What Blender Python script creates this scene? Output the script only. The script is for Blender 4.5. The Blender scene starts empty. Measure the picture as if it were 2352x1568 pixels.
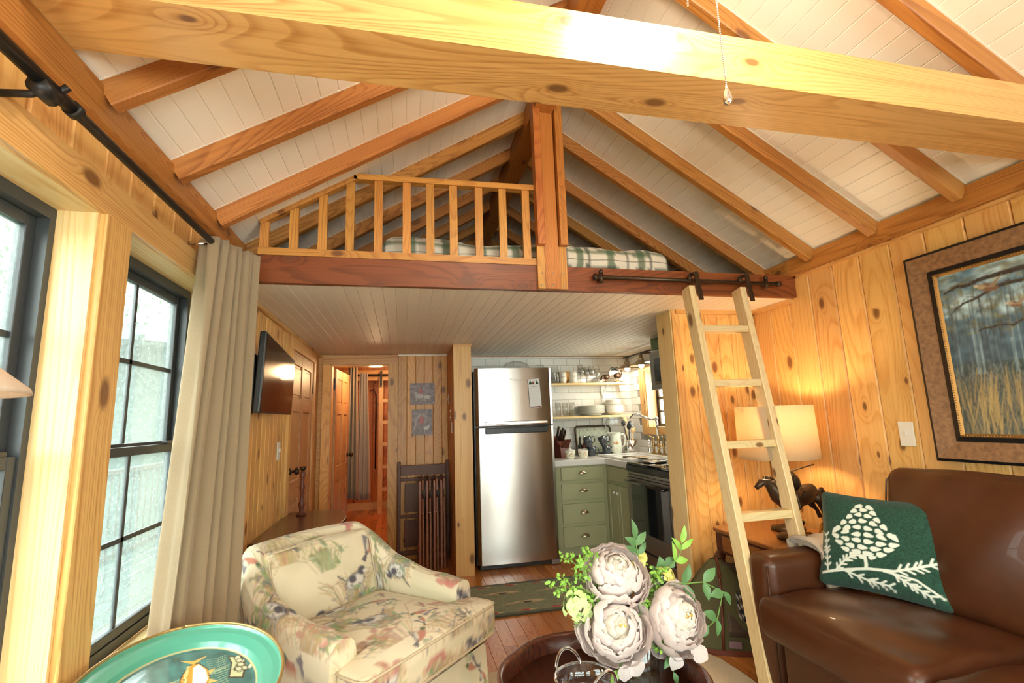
import bpy, math, random
import numpy as np
from mathutils import Vector, Matrix

random.seed(7)
SC = bpy.context.scene
COL = SC.collection
PI = math.pi
V = Vector

# ------------------------------------------------------------------ camera
cam = bpy.data.cameras.new('camera')
cam.sensor_fit = 'HORIZONTAL'
cam.sensor_width = 36.0
cam.lens = 36.0 * 1104.97 / 2352.0
cam.clip_start = 0.02
co = bpy.data.objects.new('camera', cam)
COL.objects.link(co)
yaw, pitch, roll = 0.225281, 0.162024, -0.0333747
fw = V((math.sin(yaw)*math.cos(pitch), math.cos(yaw)*math.cos(pitch), math.sin(pitch)))
r0 = V((math.cos(yaw), -math.sin(yaw), 0)); u0 = r0.cross(fw)
rr = math.cos(roll)*r0 + math.sin(roll)*u0
uu = -math.sin(roll)*r0 + math.cos(roll)*u0
co.matrix_world = Matrix(((rr.x, uu.x, -fw.x, 0), (rr.y, uu.y, -fw.y, 0), (rr.z, uu.z, -fw.z, 1.30), (0, 0, 0, 1)))
SC.camera = co

# ------------------------------------------------------------------ view, world, lights
SC.view_settings.view_transform = 'Standard'
SC.view_settings.look = 'None'
SC.view_settings.gamma = 1.0
SC.view_settings.use_curve_mapping = False
SC.view_settings.exposure = 0.66
SC.cycles.use_denoising = True
SC.cycles.use_adaptive_sampling = True
SC.cycles.adaptive_threshold = 0.1
SC.cycles.adaptive_min_samples = 16
SC.cycles.max_bounces = 6
SC.cycles.diffuse_bounces = 3
SC.cycles.glossy_bounces = 3
SC.cycles.transmission_bounces = 5
SC.cycles.transparent_max_bounces = 10
SC.cycles.caustics_reflective = False
SC.cycles.caustics_refractive = False
SC.cycles.sample_clamp_indirect = 6.0
w = bpy.data.worlds.new('overcast_sky'); SC.world = w; w.use_nodes = True
bg = w.node_tree.nodes['Background']
bg.inputs[0].default_value = (1.0, 0.975, 0.93, 1)
bg.inputs[1].default_value = 8.0

def light(kind, name, loc, power, color, size=.05, sy=None, aim=None):
    l = bpy.data.lights.new(name, kind); l.energy = power; l.color = color
    if kind == 'AREA':
        l.size = size
        if sy: l.shape = 'RECTANGLE'; l.size_y = sy
    else: l.shadow_soft_size = size
    o = bpy.data.objects.new(name, l); COL.objects.link(o); o.location = loc
    if aim is not None:
        o.rotation_euler = (V(aim)-V(loc)).to_track_quat('-Z', 'Y').to_euler()
    return o
def portal(name, loc, sx, sy, aim):
    o = light('AREA', name, loc, 1, (1, 1, 1), sx, sy, aim); o.data.cycles.is_portal = True
WARM = (1.0, 0.72, 0.42)
# ceiling fan light kit above the frame (three bulbs), kitchen bulbs, nook lamp, reading lamp, hall lights
FAN = (0.70, 0.80, 2.64)
for k in range(3):
    a = 2*PI*k/3+.5
    light('POINT', 'fan_bulb_light', (FAN[0]+.13*math.cos(a), FAN[1]+.13*math.sin(a), FAN[2]-.10), 8, (1, .89, .74), .05)
light('POINT', 'nook_lamp_light', (2.11, 2.44, 1.20), 9, WARM, .05)
light('POINT', 'reading_lamp_light', (-.665, .775, 1.43), 4, WARM, .04)
for yy in (4.87, 4.56, 4.25):
    light('POINT', 'kitchen_bulb_light', (2.40, yy, 1.822), 4.5, (1, .86, .68), .035)
light('POINT', 'hall_light', (-.3, 5.6, 1.85), 12, (1, .66, .34), .06)
light('POINT', 'bunk_room_light', (-.1, 7.0, 2.15), 14, (1, .60, .30), .08)
# daylight portals; glazing behind the camera is unseen, added for fill light
for n, l, sx, sy, aim in (('window', (-1.0, 2.0, 1.25), .74, 1.3, (0, 2.0, 1.25)), ('window', (-1.0, 1.06, 1.25), .87, 1.3, (0, 1.06, 1.25)),
                          ('added_glazing_rear', (.8, -2.55, 1.27), 3.0, 2.06, (.8, 0, 1.27)), ('added_glazing_right', (2.5, -1.35, 1.25), 1.7, 1.32, (0, -1.35, 1.25)), ('added_glazing_left', (-1.0, -1.0, 1.25), 1.6, 1.3, (0, -1.0, 1.25)), ('kitchen_window', (2.78, 4.45, 1.5), .8, .62, (0, 4.45, 1.5))):
    portal(n+'_portal', l, sx, sy, aim)

# ------------------------------------------------------------------ node helpers
def newmat(name):
    m = bpy.data.materials.new(name); m.use_nodes = True
    nt = m.node_tree; b = nt.nodes['Principled BSDF']
    return m, nt, b
class NT:
    def __init__(s, nt): s.nt = nt
    def n(s, t, **k):
        x = s.nt.nodes.new(t)
        for a, b in k.items():
            if a.startswith('i_'):
                x.inputs[a[2:].replace('_', ' ')].default_value = b
            else: setattr(x, a, b)
        return x
    def l(s, a, b): s.nt.links.new(a, b)
    def math(s, op, a, b=None, c=None):
        x = s.nt.nodes.new('ShaderNodeMath'); x.operation = op
        for i, v in enumerate((a, b, c)):
            if v is None: continue
            if isinstance(v, (int, float)): x.inputs[i].default_value = v
            else: s.l(v, x.inputs[i])
        return x.outputs[0]
    def mix(s, f, a, b, mode='MIX'):
        x = s.nt.nodes.new('ShaderNodeMix'); x.data_type = 'RGBA'; x.blend_type = mode
        for i, v in ((0, f), (6, a), (7, b)):
            if isinstance(v, (int, float)): x.inputs[i].default_value = v
            elif isinstance(v, tuple): x.inputs[i].default_value = (*v[:3], 1)
            else: s.l(v, x.inputs[i])
        return x.outputs[2]
    def ramp(s, f, stops, interp='LINEAR'):
        x = s.nt.nodes.new('ShaderNodeValToRGB'); x.color_ramp.interpolation = interp
        e = x.color_ramp.elements
        while len(e) < len(stops): e.new(.5)
        for i, (p, c) in enumerate(stops): e[i].position = p; e[i].color = (*c, 1)
        s.l(f, x.inputs[0]); return x.outputs[0]
def col(r, g, b):
    f = lambda c: ((c/255)/12.92 if c/255 <= .04045 else ((c/255+.055)/1.055)**2.4)
    return (f(r), f(g), f(b))

def wood(name, light_c, dark_c, rough=.42, rings=11.0, width=.11, knots=.6, var=.16, bump=.12, hue=.006, coat=.0, knot_c=(.15, .05, .015), xs=.8):
    """pine: contour lines of a stretched noise field, knots with rings round them; grain runs along the local X of each board"""
    m, nt, b = newmat(name); g = NT(nt)
    tc = g.n('ShaderNodeTexCoord'); oi = g.n('ShaderNodeObjectInfo')
    off = g.n('ShaderNodeCombineXYZ')
    g.l(g.math('MULTIPLY', oi.outputs['Random'], 37.0), off.inputs[0])
    g.l(g.math('MULTIPLY', oi.outputs['Random'], 91.3), off.inputs[1])
    g.l(g.math('MULTIPLY', oi.outputs['Random'], 53.7), off.inputs[2])
    add = g.n('ShaderNodeVectorMath', operation='ADD'); g.l(tc.outputs['Object'], add.inputs[0]); g.l(off.outputs[0], add.inputs[1])
    P = add.outputs[0]
    # knots
    sk = g.n('ShaderNodeVectorMath', operation='MULTIPLY'); g.l(P, sk.inputs[0]); sk.inputs[1].default_value = (3.3, 6.5, 6.5)
    sx = g.n('ShaderNodeSeparateXYZ'); g.l(sk.outputs[0], sx.inputs[0]); cx = g.n('ShaderNodeCombineXYZ'); g.l(sx.outputs[0], cx.inputs[0]); g.l(g.math('ADD', sx.outputs[1], sx.outputs[2]), cx.inputs[1])
    vo = g.n('ShaderNodeTexVoronoi', voronoi_dimensions='2D', i_Scale=1.0, i_Randomness=1.0); g.l(cx.outputs[0], vo.inputs['Vector'])
    sep = g.n('ShaderNodeSeparateColor'); g.l(vo.outputs['Color'], sep.inputs[0])
    has = g.math('GREATER_THAN', sep.outputs[0], 1-knots*.5)
    kd = vo.outputs['Distance']
    halo = g.math('MULTIPLY', has, g.math('POWER', 2.718, g.math('MULTIPLY', g.math('MULTIPLY', kd, kd), -22.0)))
    kr = g.math('MULTIPLY_ADD', sep.outputs[1], .09, .05)
    kn = g.n('ShaderNodeMapRange', i_To_Min=1.0, i_To_Max=0.0); g.l(kd, kn.inputs['Value'])
    g.l(g.math('MULTIPLY', kr, .7), kn.inputs['From Min']); g.l(g.math('MULTIPLY', kr, 1.35), kn.inputs['From Max'])
    knot = g.math('MULTIPLY', has, kn.outputs[0])
    # grain field
    sg = g.n('ShaderNodeVectorMath', operation='MULTIPLY'); g.l(P, sg.inputs[0]); sg.inputs[1].default_value = (xs, 1/width*.55, 1/width*.55)
    nz = g.n('ShaderNodeTexNoise', i_Scale=1.0, i_Detail=.6, i_Roughness=.35, i_Distortion=.25); g.l(sg.outputs[0], nz.inputs['Vector'])
    fld = g.math('ADD', g.math('MULTIPLY', nz.outputs['Fac'], rings*3.0), g.math('MULTIPLY', halo, 2.6))
    fr = g.math('FRACT', fld)
    ring = g.ramp(fr, [(0, (0, 0, 0)), (.50, (.12, .12, .12)), (.84, (.95, .95, .95)), (.95, (.7, .7, .7)), (1, (0, 0, 0))])
    sf = g.n('ShaderNodeVectorMath', operation='MULTIPLY'); g.l(P, sf.inputs[0]); sf.inputs[1].default_value = (3, 190, 190)
    nf = g.n('ShaderNodeTexNoise', i_Scale=1.0, i_Detail=2.0); g.l(sf.outputs[0], nf.inputs['Vector'])
    sl = g.n('ShaderNodeVectorMath', operation='MULTIPLY'); g.l(P, sl.inputs[0]); sl.inputs[1].default_value = (.7, 5, 5)
    nl = g.n('ShaderNodeTexNoise', i_Scale=1.0, i_Detail=1.0); g.l(sl.outputs[0], nl.inputs['Vector'])
    f1 = g.math('MULTIPLY', ring, g.math('MULTIPLY_ADD', nl.outputs['Fac'], .9, .15))
    f2 = g.math('MULTIPLY_ADD', g.math('SUBTRACT', nf.outputs['Fac'], .5), .55, f1)
    f2 = g.math('MULTIPLY_ADD', g.math('SUBTRACT', nl.outputs['Fac'], .5), .5, f2)
    sm = g.n('ShaderNodeVectorMath', operation='MULTIPLY'); g.l(P, sm.inputs[0]); sm.inputs[1].default_value = (.9, 75, 75)
    nm = g.n('ShaderNodeTexNoise', i_Scale=1.0, i_Detail=1.0); g.l(sm.outputs[0], nm.inputs['Vector'])
    f2 = g.math('MULTIPLY_ADD', g.math('SUBTRACT', nm.outputs['Fac'], .48), 1.1, f2)
    cl = g.n('ShaderNodeClamp'); g.l(f2, cl.inputs[0])
    base = g.mix(cl.outputs[0], light_c, dark_c)
    base = g.mix(g.math('MULTIPLY', halo, .35), base, dark_c)
    base = g.mix(g.math('MULTIPLY', knot, .85), base, knot_c)
    # board to board tone
    hs = g.n('ShaderNodeHueSaturation'); g.l(base, hs.inputs['Color'])
    r2 = g.math('FRACT', g.math('MULTIPLY', oi.outputs['Random'], 17.31))
    g.l(g.math('MULTIPLY_ADD', oi.outputs['Random'], 2*var, 1-var), hs.inputs['Value'])
    g.l(g.math('MULTIPLY_ADD', r2, 2*hue, .5-hue), hs.inputs['Hue'])
    g.l(hs.outputs[0], b.inputs['Base Color'])
    b.inputs['Roughness'].default_value = rough
    b.inputs['Coat Weight'].default_value = coat
    b.inputs['Coat Roughness'].default_value = .25
    bp = g.n('ShaderNodeBump', i_Strength=bump, i_Distance=.002); g.l(cl.outputs[0], bp.inputs['Height']); g.l(bp.outputs[0], b.inputs['Normal'])
    return m

def plain(name, c, rough=.5, metal=0., noise=.0, scale=40., bump=0., spec=.5, coat=0., emit=None, estr=0., trans=0., ior=1.45, sheen=0., sub=0., var=0.):
    m, nt, b = newmat(name); g = NT(nt)
    tc = g.n('ShaderNodeTexCoord')
    nz = g.n('ShaderNodeTexNoise', i_Scale=scale, i_Detail=3.0); g.l(tc.outputs['Object'], nz.inputs['Vector'])
    k = tuple(max(0, x*(1-noise)) for x in c); h = tuple(min(1, x*(1+noise)) for x in c)
    cc = g.mix(nz.outputs['Fac'], k, h)
    if var:
        oi = g.n('ShaderNodeObjectInfo'); hs = g.n('ShaderNodeHueSaturation'); g.l(cc, hs.inputs['Color'])
        g.l(g.math('MULTIPLY_ADD', oi.outputs['Random'], 2*var, 1-var), hs.inputs['Value']); cc = hs.outputs[0]
    g.l(cc, b.inputs['Base Color'])
    b.inputs['Roughness'].default_value = rough; b.inputs['Metallic'].default_value = metal
    b.inputs['Specular IOR Level'].default_value = spec
    b.inputs['Coat Weight'].default_value = coat; b.inputs['IOR'].default_value = ior
    b.inputs['Transmission Weight'].default_value = trans
    b.inputs['Sheen Weight'].default_value = sheen
    if emit: b.inputs['Emission Color'].default_value = (*emit, 1); b.inputs['Emission Strength'].default_value = estr
    if bump:
        bp = g.n('ShaderNodeBump', i_Strength=bump, i_Distance=.003); g.l(nz.outputs['Fac'], bp.inputs['Height']); g.l(bp.outputs[0], b.inputs['Normal'])
    return m

def painted(name, rough=.7, bump=.15, scale=400., sheen=0., coat=0.):
    """colour comes from the mesh's own colour attribute (flat print on cloth, canvas, enamel)"""
    m, nt, b = newmat(name); g = NT(nt)
    at = g.n('ShaderNodeAttribute', attribute_name='print'); g.l(at.outputs['Color'], b.inputs['Base Color'])
    tc = g.n('ShaderNodeTexCoord'); nz = g.n('ShaderNodeTexNoise', i_Scale=scale, i_Detail=2.0); g.l(tc.outputs['Object'], nz.inputs['Vector'])
    bp = g.n('ShaderNodeBump', i_Strength=bump, i_Distance=.002); g.l(nz.outputs['Fac'], bp.inputs['Height']); g.l(bp.outputs[0], b.inputs['Normal'])
    b.inputs['Roughness'].default_value = rough; b.inputs['Sheen Weight'].default_value = sheen; b.inputs['Coat Weight'].default_value = coat
    return m

def glassy(name, tint=(1, 1, 1), gloss=.12, rough=.02, haze=0.):
    m, nt, b = newmat(name); g = NT(nt); nt.nodes.remove(b)
    out = nt.nodes['Material Output']
    t = g.n('ShaderNodeBsdfTransparent'); t.inputs[0].default_value = (*tint, 1)
    gl = g.n('ShaderNodeBsdfGlossy'); gl.inputs['Roughness'].default_value = rough
    lw = g.n('ShaderNodeLayerWeight', i_Blend=.5); mx = g.n('ShaderNodeMixShader')
    f = g.math('POWER', lw.outputs['Facing'], 4.0 if haze or gloss < .1 else 2.6)
    g.l(g.math('MULTIPLY_ADD', f, .55 if haze else .75, gloss*.25), mx.inputs[0]); g.l(gl.outputs[0], mx.inputs[2])
    if haze:    # rain film on the pane scatters a little of the daylight
        tr = g.n('ShaderNodeBsdfTranslucent'); tr.inputs[0].default_value = (.80, .95, .92, 1); m2 = g.n('ShaderNodeMixShader')
        tc = g.n('ShaderNodeTexCoord'); nz = g.n('ShaderNodeTexNoise', i_Scale=90.0, i_Detail=3.0); g.l(tc.outputs['Object'], nz.inputs['Vector'])
        g.l(g.math('MULTIPLY', nz.outputs['Fac'], haze*2), m2.inputs[0]); g.l(t.outputs[0], m2.inputs[1]); g.l(tr.outputs[0], m2.inputs[2]); g.l(m2.outputs[0], mx.inputs[1])
    else: g.l(t.outputs[0], mx.inputs[1])
    g.l(mx.outputs[0], out.inputs[0])
    return m

M = {}
M['wall'] = wood('pine_wall', (.80, .46, .155), (.62, .285, .07), var=.13, knots=.9, xs=.6, width=.16, rings=9)
M['wallback'] = wood('pine_hall', (.76, .38, .10), (.54, .215, .045), var=.2, knots=.6, width=.14, rings=9)
M['red'] = wood('pine_red', (.66, .26, .07), (.40, .10, .02), var=.15, knots=.5, width=.16)
M['trim'] = wood('pine_trim', (.76, .43, .15), (.52, .21, .05), var=.08, knots=.25, width=.10, rings=13, xs=.25)
M['beam'] = wood('pine_beam', (.74, .41, .15), (.50, .215, .055), var=.04, knots=.4, width=.13, rings=20, rough=.32, coat=.25, xs=.35)
M['rafter'] = wood('pine_rafter', (.50, .205, .048), (.23, .065, .012), var=.09, knots=.5, width=.09, rings=14, xs=.45)
M['loft'] = wood('pine_loft_beam', (.235, .060, .013), (.085, .017, .004), var=.03, knots=.4, width=.12, rings=13, xs=.5)
M['post'] = wood('pine_king_post', (.50, .175, .035), (.30, .08, .014), var=.10, knots=.2, width=.10, rings=12)
M['rail'] = wood('pine_baluster', (.58, .26, .055), (.36, .12, .022), var=.10, knots=.2, width=.08, rings=9)
M['ladder'] = wood('spruce_ladder', (.78, .60, .32), (.66, .45, .20), var=.05, knots=.35, width=.09, rings=12)
M['pale'] = wood('pale_pine', (.80, .60, .30), (.70, .42, .14), var=.05, knots=.15, width=.10, rings=15, xs=.2)
M['floor'] = wood('floor_planks', (.58, .20, .042), (.37, .105, .02), rough=.24, var=.22, knots=.15, width=.10, rings=10, coat=.2)
M['dark'] = wood('dark_walnut', (.085, .022, .010), (.035, .009, .005), rough=.25, var=.05, knots=0, width=.10, coat=.4)
M['mahog'] = wood('folding_chair_wood', (.27, .085, .032), (.15, .04, .014), rough=.35, var=.1, knots=0, width=.06)
M['table'] = wood('end_table_wood', (.30, .10, .025), (.16, .04, .01), rough=.22, var=.05, knots=0, width=.08, coat=.4)
M['door'] = wood('door_pine', (.58, .30, .12), (.42, .18, .055), var=.05, knots=.2, width=.12)
M['white'] = plain('white_beadboard', (.90, .84, .74), .38, noise=.02, scale=6, var=.025)
M['white2'] = plain('white_loft_boards', (.86, .78, .67), .5, noise=.03, scale=6, var=.03)
M['caulk'] = plain('white_caulk', (.82, .78, .70), .5)
M['tile'] = plain('subway_tile', (.84, .82, .77), .12, noise=.02, scale=5, coat=.3, var=.03)
M['grout'] = plain('grout', (.40, .37, .32), .9)
M['black'] = plain('black_iron', (.012, .011, .011), .42, metal=.3)
M['bronze'] = plain('dark_bronze', (.07, .042, .025), .38, metal=.7, noise=.4, scale=60)
M['sash'] = plain('dark_sash', (.045, .05, .055), .35)
M['glass'] = glassy('window_glass', (.90, .97, .96), .08, .02, .07)
M['clear'] = glassy('clear_glass', (.97, .98, .98), .36)
M['realglass'] = plain('thick_clear_glass', (.96, .98, .98), .0, trans=1.0, ior=1.48)
M['bulb'] = plain('lit_bulb', (1, .9, .7), .4, emit=(1, .80, .52), estr=14)
M['chrome'] = plain('chrome', (.75, .73, .70), .12, metal=1)
M['nickel'] = plain('brushed_nickel', (.50, .40, .28), .30, metal=1)
M['brass'] = plain('old_brass', (.50, .33, .14), .28, metal=1)
M['plastic'] = plain('almond_plastic', (.80, .76, .66), .4)
M['green'] = plain('sage_paint', (.42, .43, .25), .42, noise=.03, scale=10)
M['counter'] = plain('white_counter', (.82, .80, .76), .18)
M['porcelain'] = plain('porcelain', (.86, .84, .80), .12, coat=.3)
M['sofa'] = plain('brown_leather', (.072, .021, .0065), .40, noise=.45, scale=5.5, bump=.12, coat=.12)
M['curtain'] = plain('linen_curtain', (.31, .225, .135), .9, noise=.12, scale=220, bump=.25, sheen=.2)
M['olive'] = plain('olive_canvas', (.085, .075, .028), .8, noise=.25, scale=120, bump=.2)
M['leather'] = plain('red_brown_leather', (.14, .035, .018), .4, noise=.2, scale=30)
M['throw'] = plain('taupe_throw', (.42, .33, .24), .95, noise=.3, scale=90, bump=.5, sheen=.4)
M['cream'] = plain('cream_rug_wool', (.62, .50, .34), .95, noise=.12, scale=90, bump=.5)
M['screen'] = plain('tv_screen', (.006, .005, .005), .12, spec=.12)
M['blackpl'] = plain('black_plastic', (.015, .013, .012), .35)
M['tealrim'] = plain('gold_rim', (.42, .27, .10), .35, metal=.6)
M['print'] = painted('printed_cloth', .85, .12, 500, sheen=.15)
M['canvas'] = painted('painted_canvas', .45, .05, 300)
M['enamel'] = painted('painted_enamel', .22, .02, 60, coat=.4)
M['hook'] = painted('hooked_wool', .95, .9, 260, sheen=.12)
M['bark'] = plain('rustic_frame', (.25, .125, .055), .6, noise=.7, scale=55, bump=.4)
M['gold'] = plain('dark_gold_bead', (.42, .23, .07), .35, metal=.7)
M['stem'] = plain('green_stems', (.13, .26, .05), .5, noise=.2, scale=30)
M['leaf'] = plain('light_leaves', (.25, .47, .07), .5, noise=.3, scale=30)
M['leaf2'] = plain('dark_leaves', (.09, .20, .07), .45, noise=.3, scale=30)
M['hydra'] = plain('lime_petals', (.55, .72, .28), .6, noise=.2, scale=30)
M['yellow'] = plain('yellow_petals', (.80, .72, .22), .6, noise=.2, scale=20)

M['petal'] = 0; M['petal2'] = 0
M['pistil'] = plain('peony_centre', (.85, .50, .08), .6, noise=.2, scale=60)
m, nt, b = newmat('lit_bulb_glass'); nt.nodes.remove(b); g = NT(nt)
t_ = g.n('ShaderNodeBsdfTransparent'); e_ = g.n('ShaderNodeEmission'); e_.inputs[0].default_value = (1, .82, .55, 1); e_.inputs[1].default_value = 9; a_ = g.n('ShaderNodeAddShader')
g.l(t_.outputs[0], a_.inputs[0]); g.l(e_.outputs[0], a_.inputs[1]); g.l(a_.outputs[0], nt.nodes['Material Output'].inputs[0]); M['bulb'] = m
def shade_mat(name, c, tr):
    m, nt, b = newmat(name); g = NT(nt); nt.nodes.remove(b)
    tc = g.n('ShaderNodeTexCoord'); nz = g.n('ShaderNodeTexNoise', i_Scale=160.0, i_Detail=2.0); g.l(tc.outputs['Object'], nz.inputs['Vector'])
    cc = g.mix(nz.outputs['Fac'], tuple(x*.82 for x in c), c)
    d = g.n('ShaderNodeBsdfDiffuse'); t = g.n('ShaderNodeBsdfTranslucent'); mx = g.n('ShaderNodeMixShader'); mx.inputs[0].default_value = tr
    g.l(cc, d.inputs[0]); g.l(cc, t.inputs[0]); g.l(d.outputs[0], mx.inputs[1]); g.l(t.outputs[0], mx.inputs[2]); g.l(mx.outputs[0], nt.nodes['Material Output'].inputs[0]); return m
M['shade'] = shade_mat('linen_shade', (.80, .64, .42), .45)
M['shade2'] = shade_mat('cream_cone_shade', (.78, .66, .54), .25)

M['petal'] = shade_mat('peony_petals', (.95, .84, .81), .35); M['petal2'] = shade_mat('peony_inner_petals', (.95, .88, .78), .35)
# ------------------------------------------------------------------ geometry helpers
class MB:
    def __init__(s): s.v = []; s.f = []; s.c = []
    def add(s, vs, fs, M=None):
        o = len(s.v)
        for p in vs: s.v.append(tuple(M @ V(p)) if M is not None else tuple(p))
        for f in fs: s.f.append([i+o for i in f])
        return s
    def box(s, x0, x1, y0, y1, z0, z1, M=None):
        vs = [(x, y, z) for x in (x0, x1) for y in (y0, y1) for z in (z0, z1)]
        return s.add(vs, [(0, 1, 3, 2), (4, 6, 7, 5), (0, 4, 5, 1), (2, 3, 7, 6), (0, 2, 6, 4), (1, 5, 7, 3)], M)
    def bar(s, a, b, w_, h_, up=(0, 0, 1)):
        a = V(a); b = V(b); d = (b-a).normalized(); u = V(up); x = d.cross(u)
        if x.length < 1e-4: x = d.cross(V((1, 0, 0)))
        x.normalize(); u = x.cross(d).normalized()
        vs = []
        for p in (a, b):
            for i, j in ((-1, -1), (1, -1), (1, 1), (-1, 1)): vs.append(p+x*i*w_/2+u*j*h_/2)
        return s.add(vs, [(0, 1, 2, 3), (7, 6, 5, 4), (0, 4, 5, 1), (1, 5, 6, 2), (2, 6, 7, 3), (3, 7, 4, 0)])
    def tube(s, pts, r, n=8, M=None):
        pts = [V(p) for p in pts]; N = len(pts); rs = r if isinstance(r, (list, tuple)) else [r]*N
        vs = []; up = None
        for i, p in enumerate(pts):
            d = (pts[min(i+1, N-1)]-pts[max(i-1, 0)]).normalized()
            if up is None:
                up = V((0, 0, 1)) if abs(d.z) < .9 else V((1, 0, 0))
            x = d.cross(up).normalized(); y = x.cross(d).normalized(); up = y
            for k in range(n):
                a = 2*PI*k/n; vs.append(p+(x*math.cos(a)+y*math.sin(a))*rs[i])
        fs = [[i*n+k, i*n+(k+1) % n, (i+1)*n+(k+1) % n, (i+1)*n+k] for i in range(N-1) for k in range(n)]
        fs += [list(range(n))[::-1], [(N-1)*n+k for k in range(n)]]
        return s.add(vs, fs, M)
    def lathe(s, prof, n=20, M=None, sx=1, sy=1):
        vs = [(r*math.cos(2*PI*k/n)*sx, r*math.sin(2*PI*k/n)*sy, z) for r, z in prof for k in range(n)]
        fs = [[i*n+k, i*n+(k+1) % n, (i+1)*n+(k+1) % n, (i+1)*n+k] for i in range(len(prof)-1) for k in range(n)]
        if prof[0][0] > 1e-5: fs.append(list(range(n))[::-1])
        if prof[-1][0] > 1e-5: fs.append([(len(prof)-1)*n+k for k in range(n)])
        return s.add(vs, fs, M)
    def shell(s, prof, n=20, M=None):   # open lathe, no caps
        vs = [(r*math.cos(2*PI*k/n), r*math.sin(2*PI*k/n), z) for r, z in prof for k in range(n)]
        return s.add(vs, [[i*n+k, i*n+(k+1) % n, (i+1)*n+(k+1) % n, (i+1)*n+k] for i in range(len(prof)-1) for k in range(n)], M)
    def ell(s, c, r, n=12, m=8, M=None):
        c = V(c); r = V(r) if not isinstance(r, (int, float)) else V((r, r, r))
        prof = [(math.sin(PI*i/m), -math.cos(PI*i/m)) for i in range(m+1)]
        vs = [(c.x+r.x*a*math.cos(2*PI*k/n), c.y+r.y*a*math.sin(2*PI*k/n), c.z+r.z*b) for a, b in prof for k in range(n)]
        return s.add(vs, [[i*n+k, i*n+(k+1) % n, (i+1)*n+(k+1) % n, (i+1)*n+k] for i in range(m) for k in range(n)], M)
    def prism(s, pts, z0, z1, M=None):
        n = len(pts); vs = [(x, y, z0) for x, y in pts]+[(x, y, z1) for x, y in pts]
        return s.add(vs, [list(range(n))[::-1], list(range(n, 2*n))]+[[i, (i+1) % n, n+(i+1) % n, n+i] for i in range(n)], M)
    def grid(s, fn, nu, nv, cf=None, closed=False):
        o = len(s.v)
        for i in range(nu+1):
            for j in range(nv+1):
                p = fn(i/nu, j/nv); s.v.append(tuple(p))
                if cf: s.c.append(cf(i/nu, j/nv, p))
        for i in range(nu):
            for j in range(nv):
                a = o+i*(nv+1)+j; s.f.append([a, a+1, a+nv+2, a+nv+1])
        return s
    def rbox(s, c, h, r, puff=(0, 0, 0), n=10, M=None, cf=None, warp=None):
        """rounded, slightly puffed box: c centre, h half sizes"""
        c = V(c); h = V(h)
        def ticks(H):
            e = r/H if H > r else 1
            t = [-1, -1+e*.3, -1+e*.7] + [(-1+e)+(2-2*e)*i/n for i in range(n+1)] + [1-e*.7, 1-e*.3, 1]
            return t
        T = [ticks(h[i]) for i in range(3)]
        for ax in range(3):
            a, b = (ax+1) % 3, (ax+2) % 3
            for sg in (-1, 1):
                o = len(s.v); na, nb = len(T[a]), len(T[b])
                for i in range(na):
                    for j in range(nb):
                        p = [0, 0, 0]; p[ax] = sg; p[a] = T[a][i]; p[b] = T[b][j]
                        q = V((p[0]*h.x, p[1]*h.y, p[2]*h.z))
                        inn = V([max(-(h[k]-r), min(h[k]-r, q[k])) for k in range(3)])
                        d = q-inn
                        if d.length > 1e-7: d = d.normalized()*r
                        q2 = inn+d
                        for k in range(3):
                            k1, k2 = (k+1) % 3, (k+2) % 3
                            q2[k] += puff[k]*(q[k]/h[k])*(1-(q[k1]/h[k1])**2)*(1-(q[k2]/h[k2])**2) if abs(q[k]/h[k]) > .3 else 0
                        if warp: q2 = V(warp(q2))
                        q3 = c+q2
                        if cf: s.c.append(cf(ax, sg, p, q3))
                        s.v.append(tuple(M @ q3) if M is not None else tuple(q3))
                for i in range(na-1):
                    for j in range(nb-1):
                        f = [o+i*nb+j, o+(i+1)*nb+j, o+(i+1)*nb+j+1, o+i*nb+j+1]
                        s.f.append(f if sg > 0 else f[::-1])
        return s
    def mesh(s, name, smooth=False, weld=False):
        me = bpy.data.meshes.new(name); me.from_pydata(s.v, [], s.f)
        if s.c:
            at = me.color_attributes.new('print', 'FLOAT_COLOR', 'POINT')
            a = np.ones((len(s.v), 4), dtype=np.float32); a[:len(s.c), :3] = np.array(s.c)
            at.data.foreach_set('color', a.ravel())
        if smooth: me.polygons.foreach_set('use_smooth', [True]*len(me.polygons))
        me.update(); return me

def wm(o):
    m = o.matrix_basis.copy()
    if o.parent is not None: m = wm(o.parent) @ o.matrix_parent_inverse @ m
    return m
def setprops(o, label=None, cat=None, group=None, kind=None):
    if label: o['label'] = label
    if cat: o['category'] = cat
    if group: o['group'] = group
    if kind: o['kind'] = kind
    return o
def link(name, me, mat, parent=None, world=False, smooth=False, bevel=0, seg=2, auto=True):
    o = bpy.data.objects.new(name, me); COL.objects.link(o)
    if mat is not None and not me.materials: me.materials.append(M[mat] if isinstance(mat, str) else mat)
    if parent is not None:
        o.parent = parent
        if world: o.matrix_parent_inverse = wm(parent).inverted()
    if bevel:
        b = o.modifiers.new('bevel', 'BEVEL'); b.width = bevel; b.segments = seg; b.limit_method = 'ANGLE'
    return o
def obj(name, b, mat, parent=None, smooth=False, bevel=0, seg=2, world=False):
    return link(name, b.mesh(name, smooth), mat, parent, world, bevel=bevel, seg=seg)
def part(name, b, mat, parent, smooth=False, bevel=0, seg=2):       # world coordinates
    return obj(name, b, mat, parent, smooth, bevel, seg, True)
ORD = ['lowest', 'second from the bottom', 'third from the bottom', 'fourth from the bottom', 'fifth from the bottom', 'sixth from the bottom', 'seventh from the bottom', 'topmost']
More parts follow.
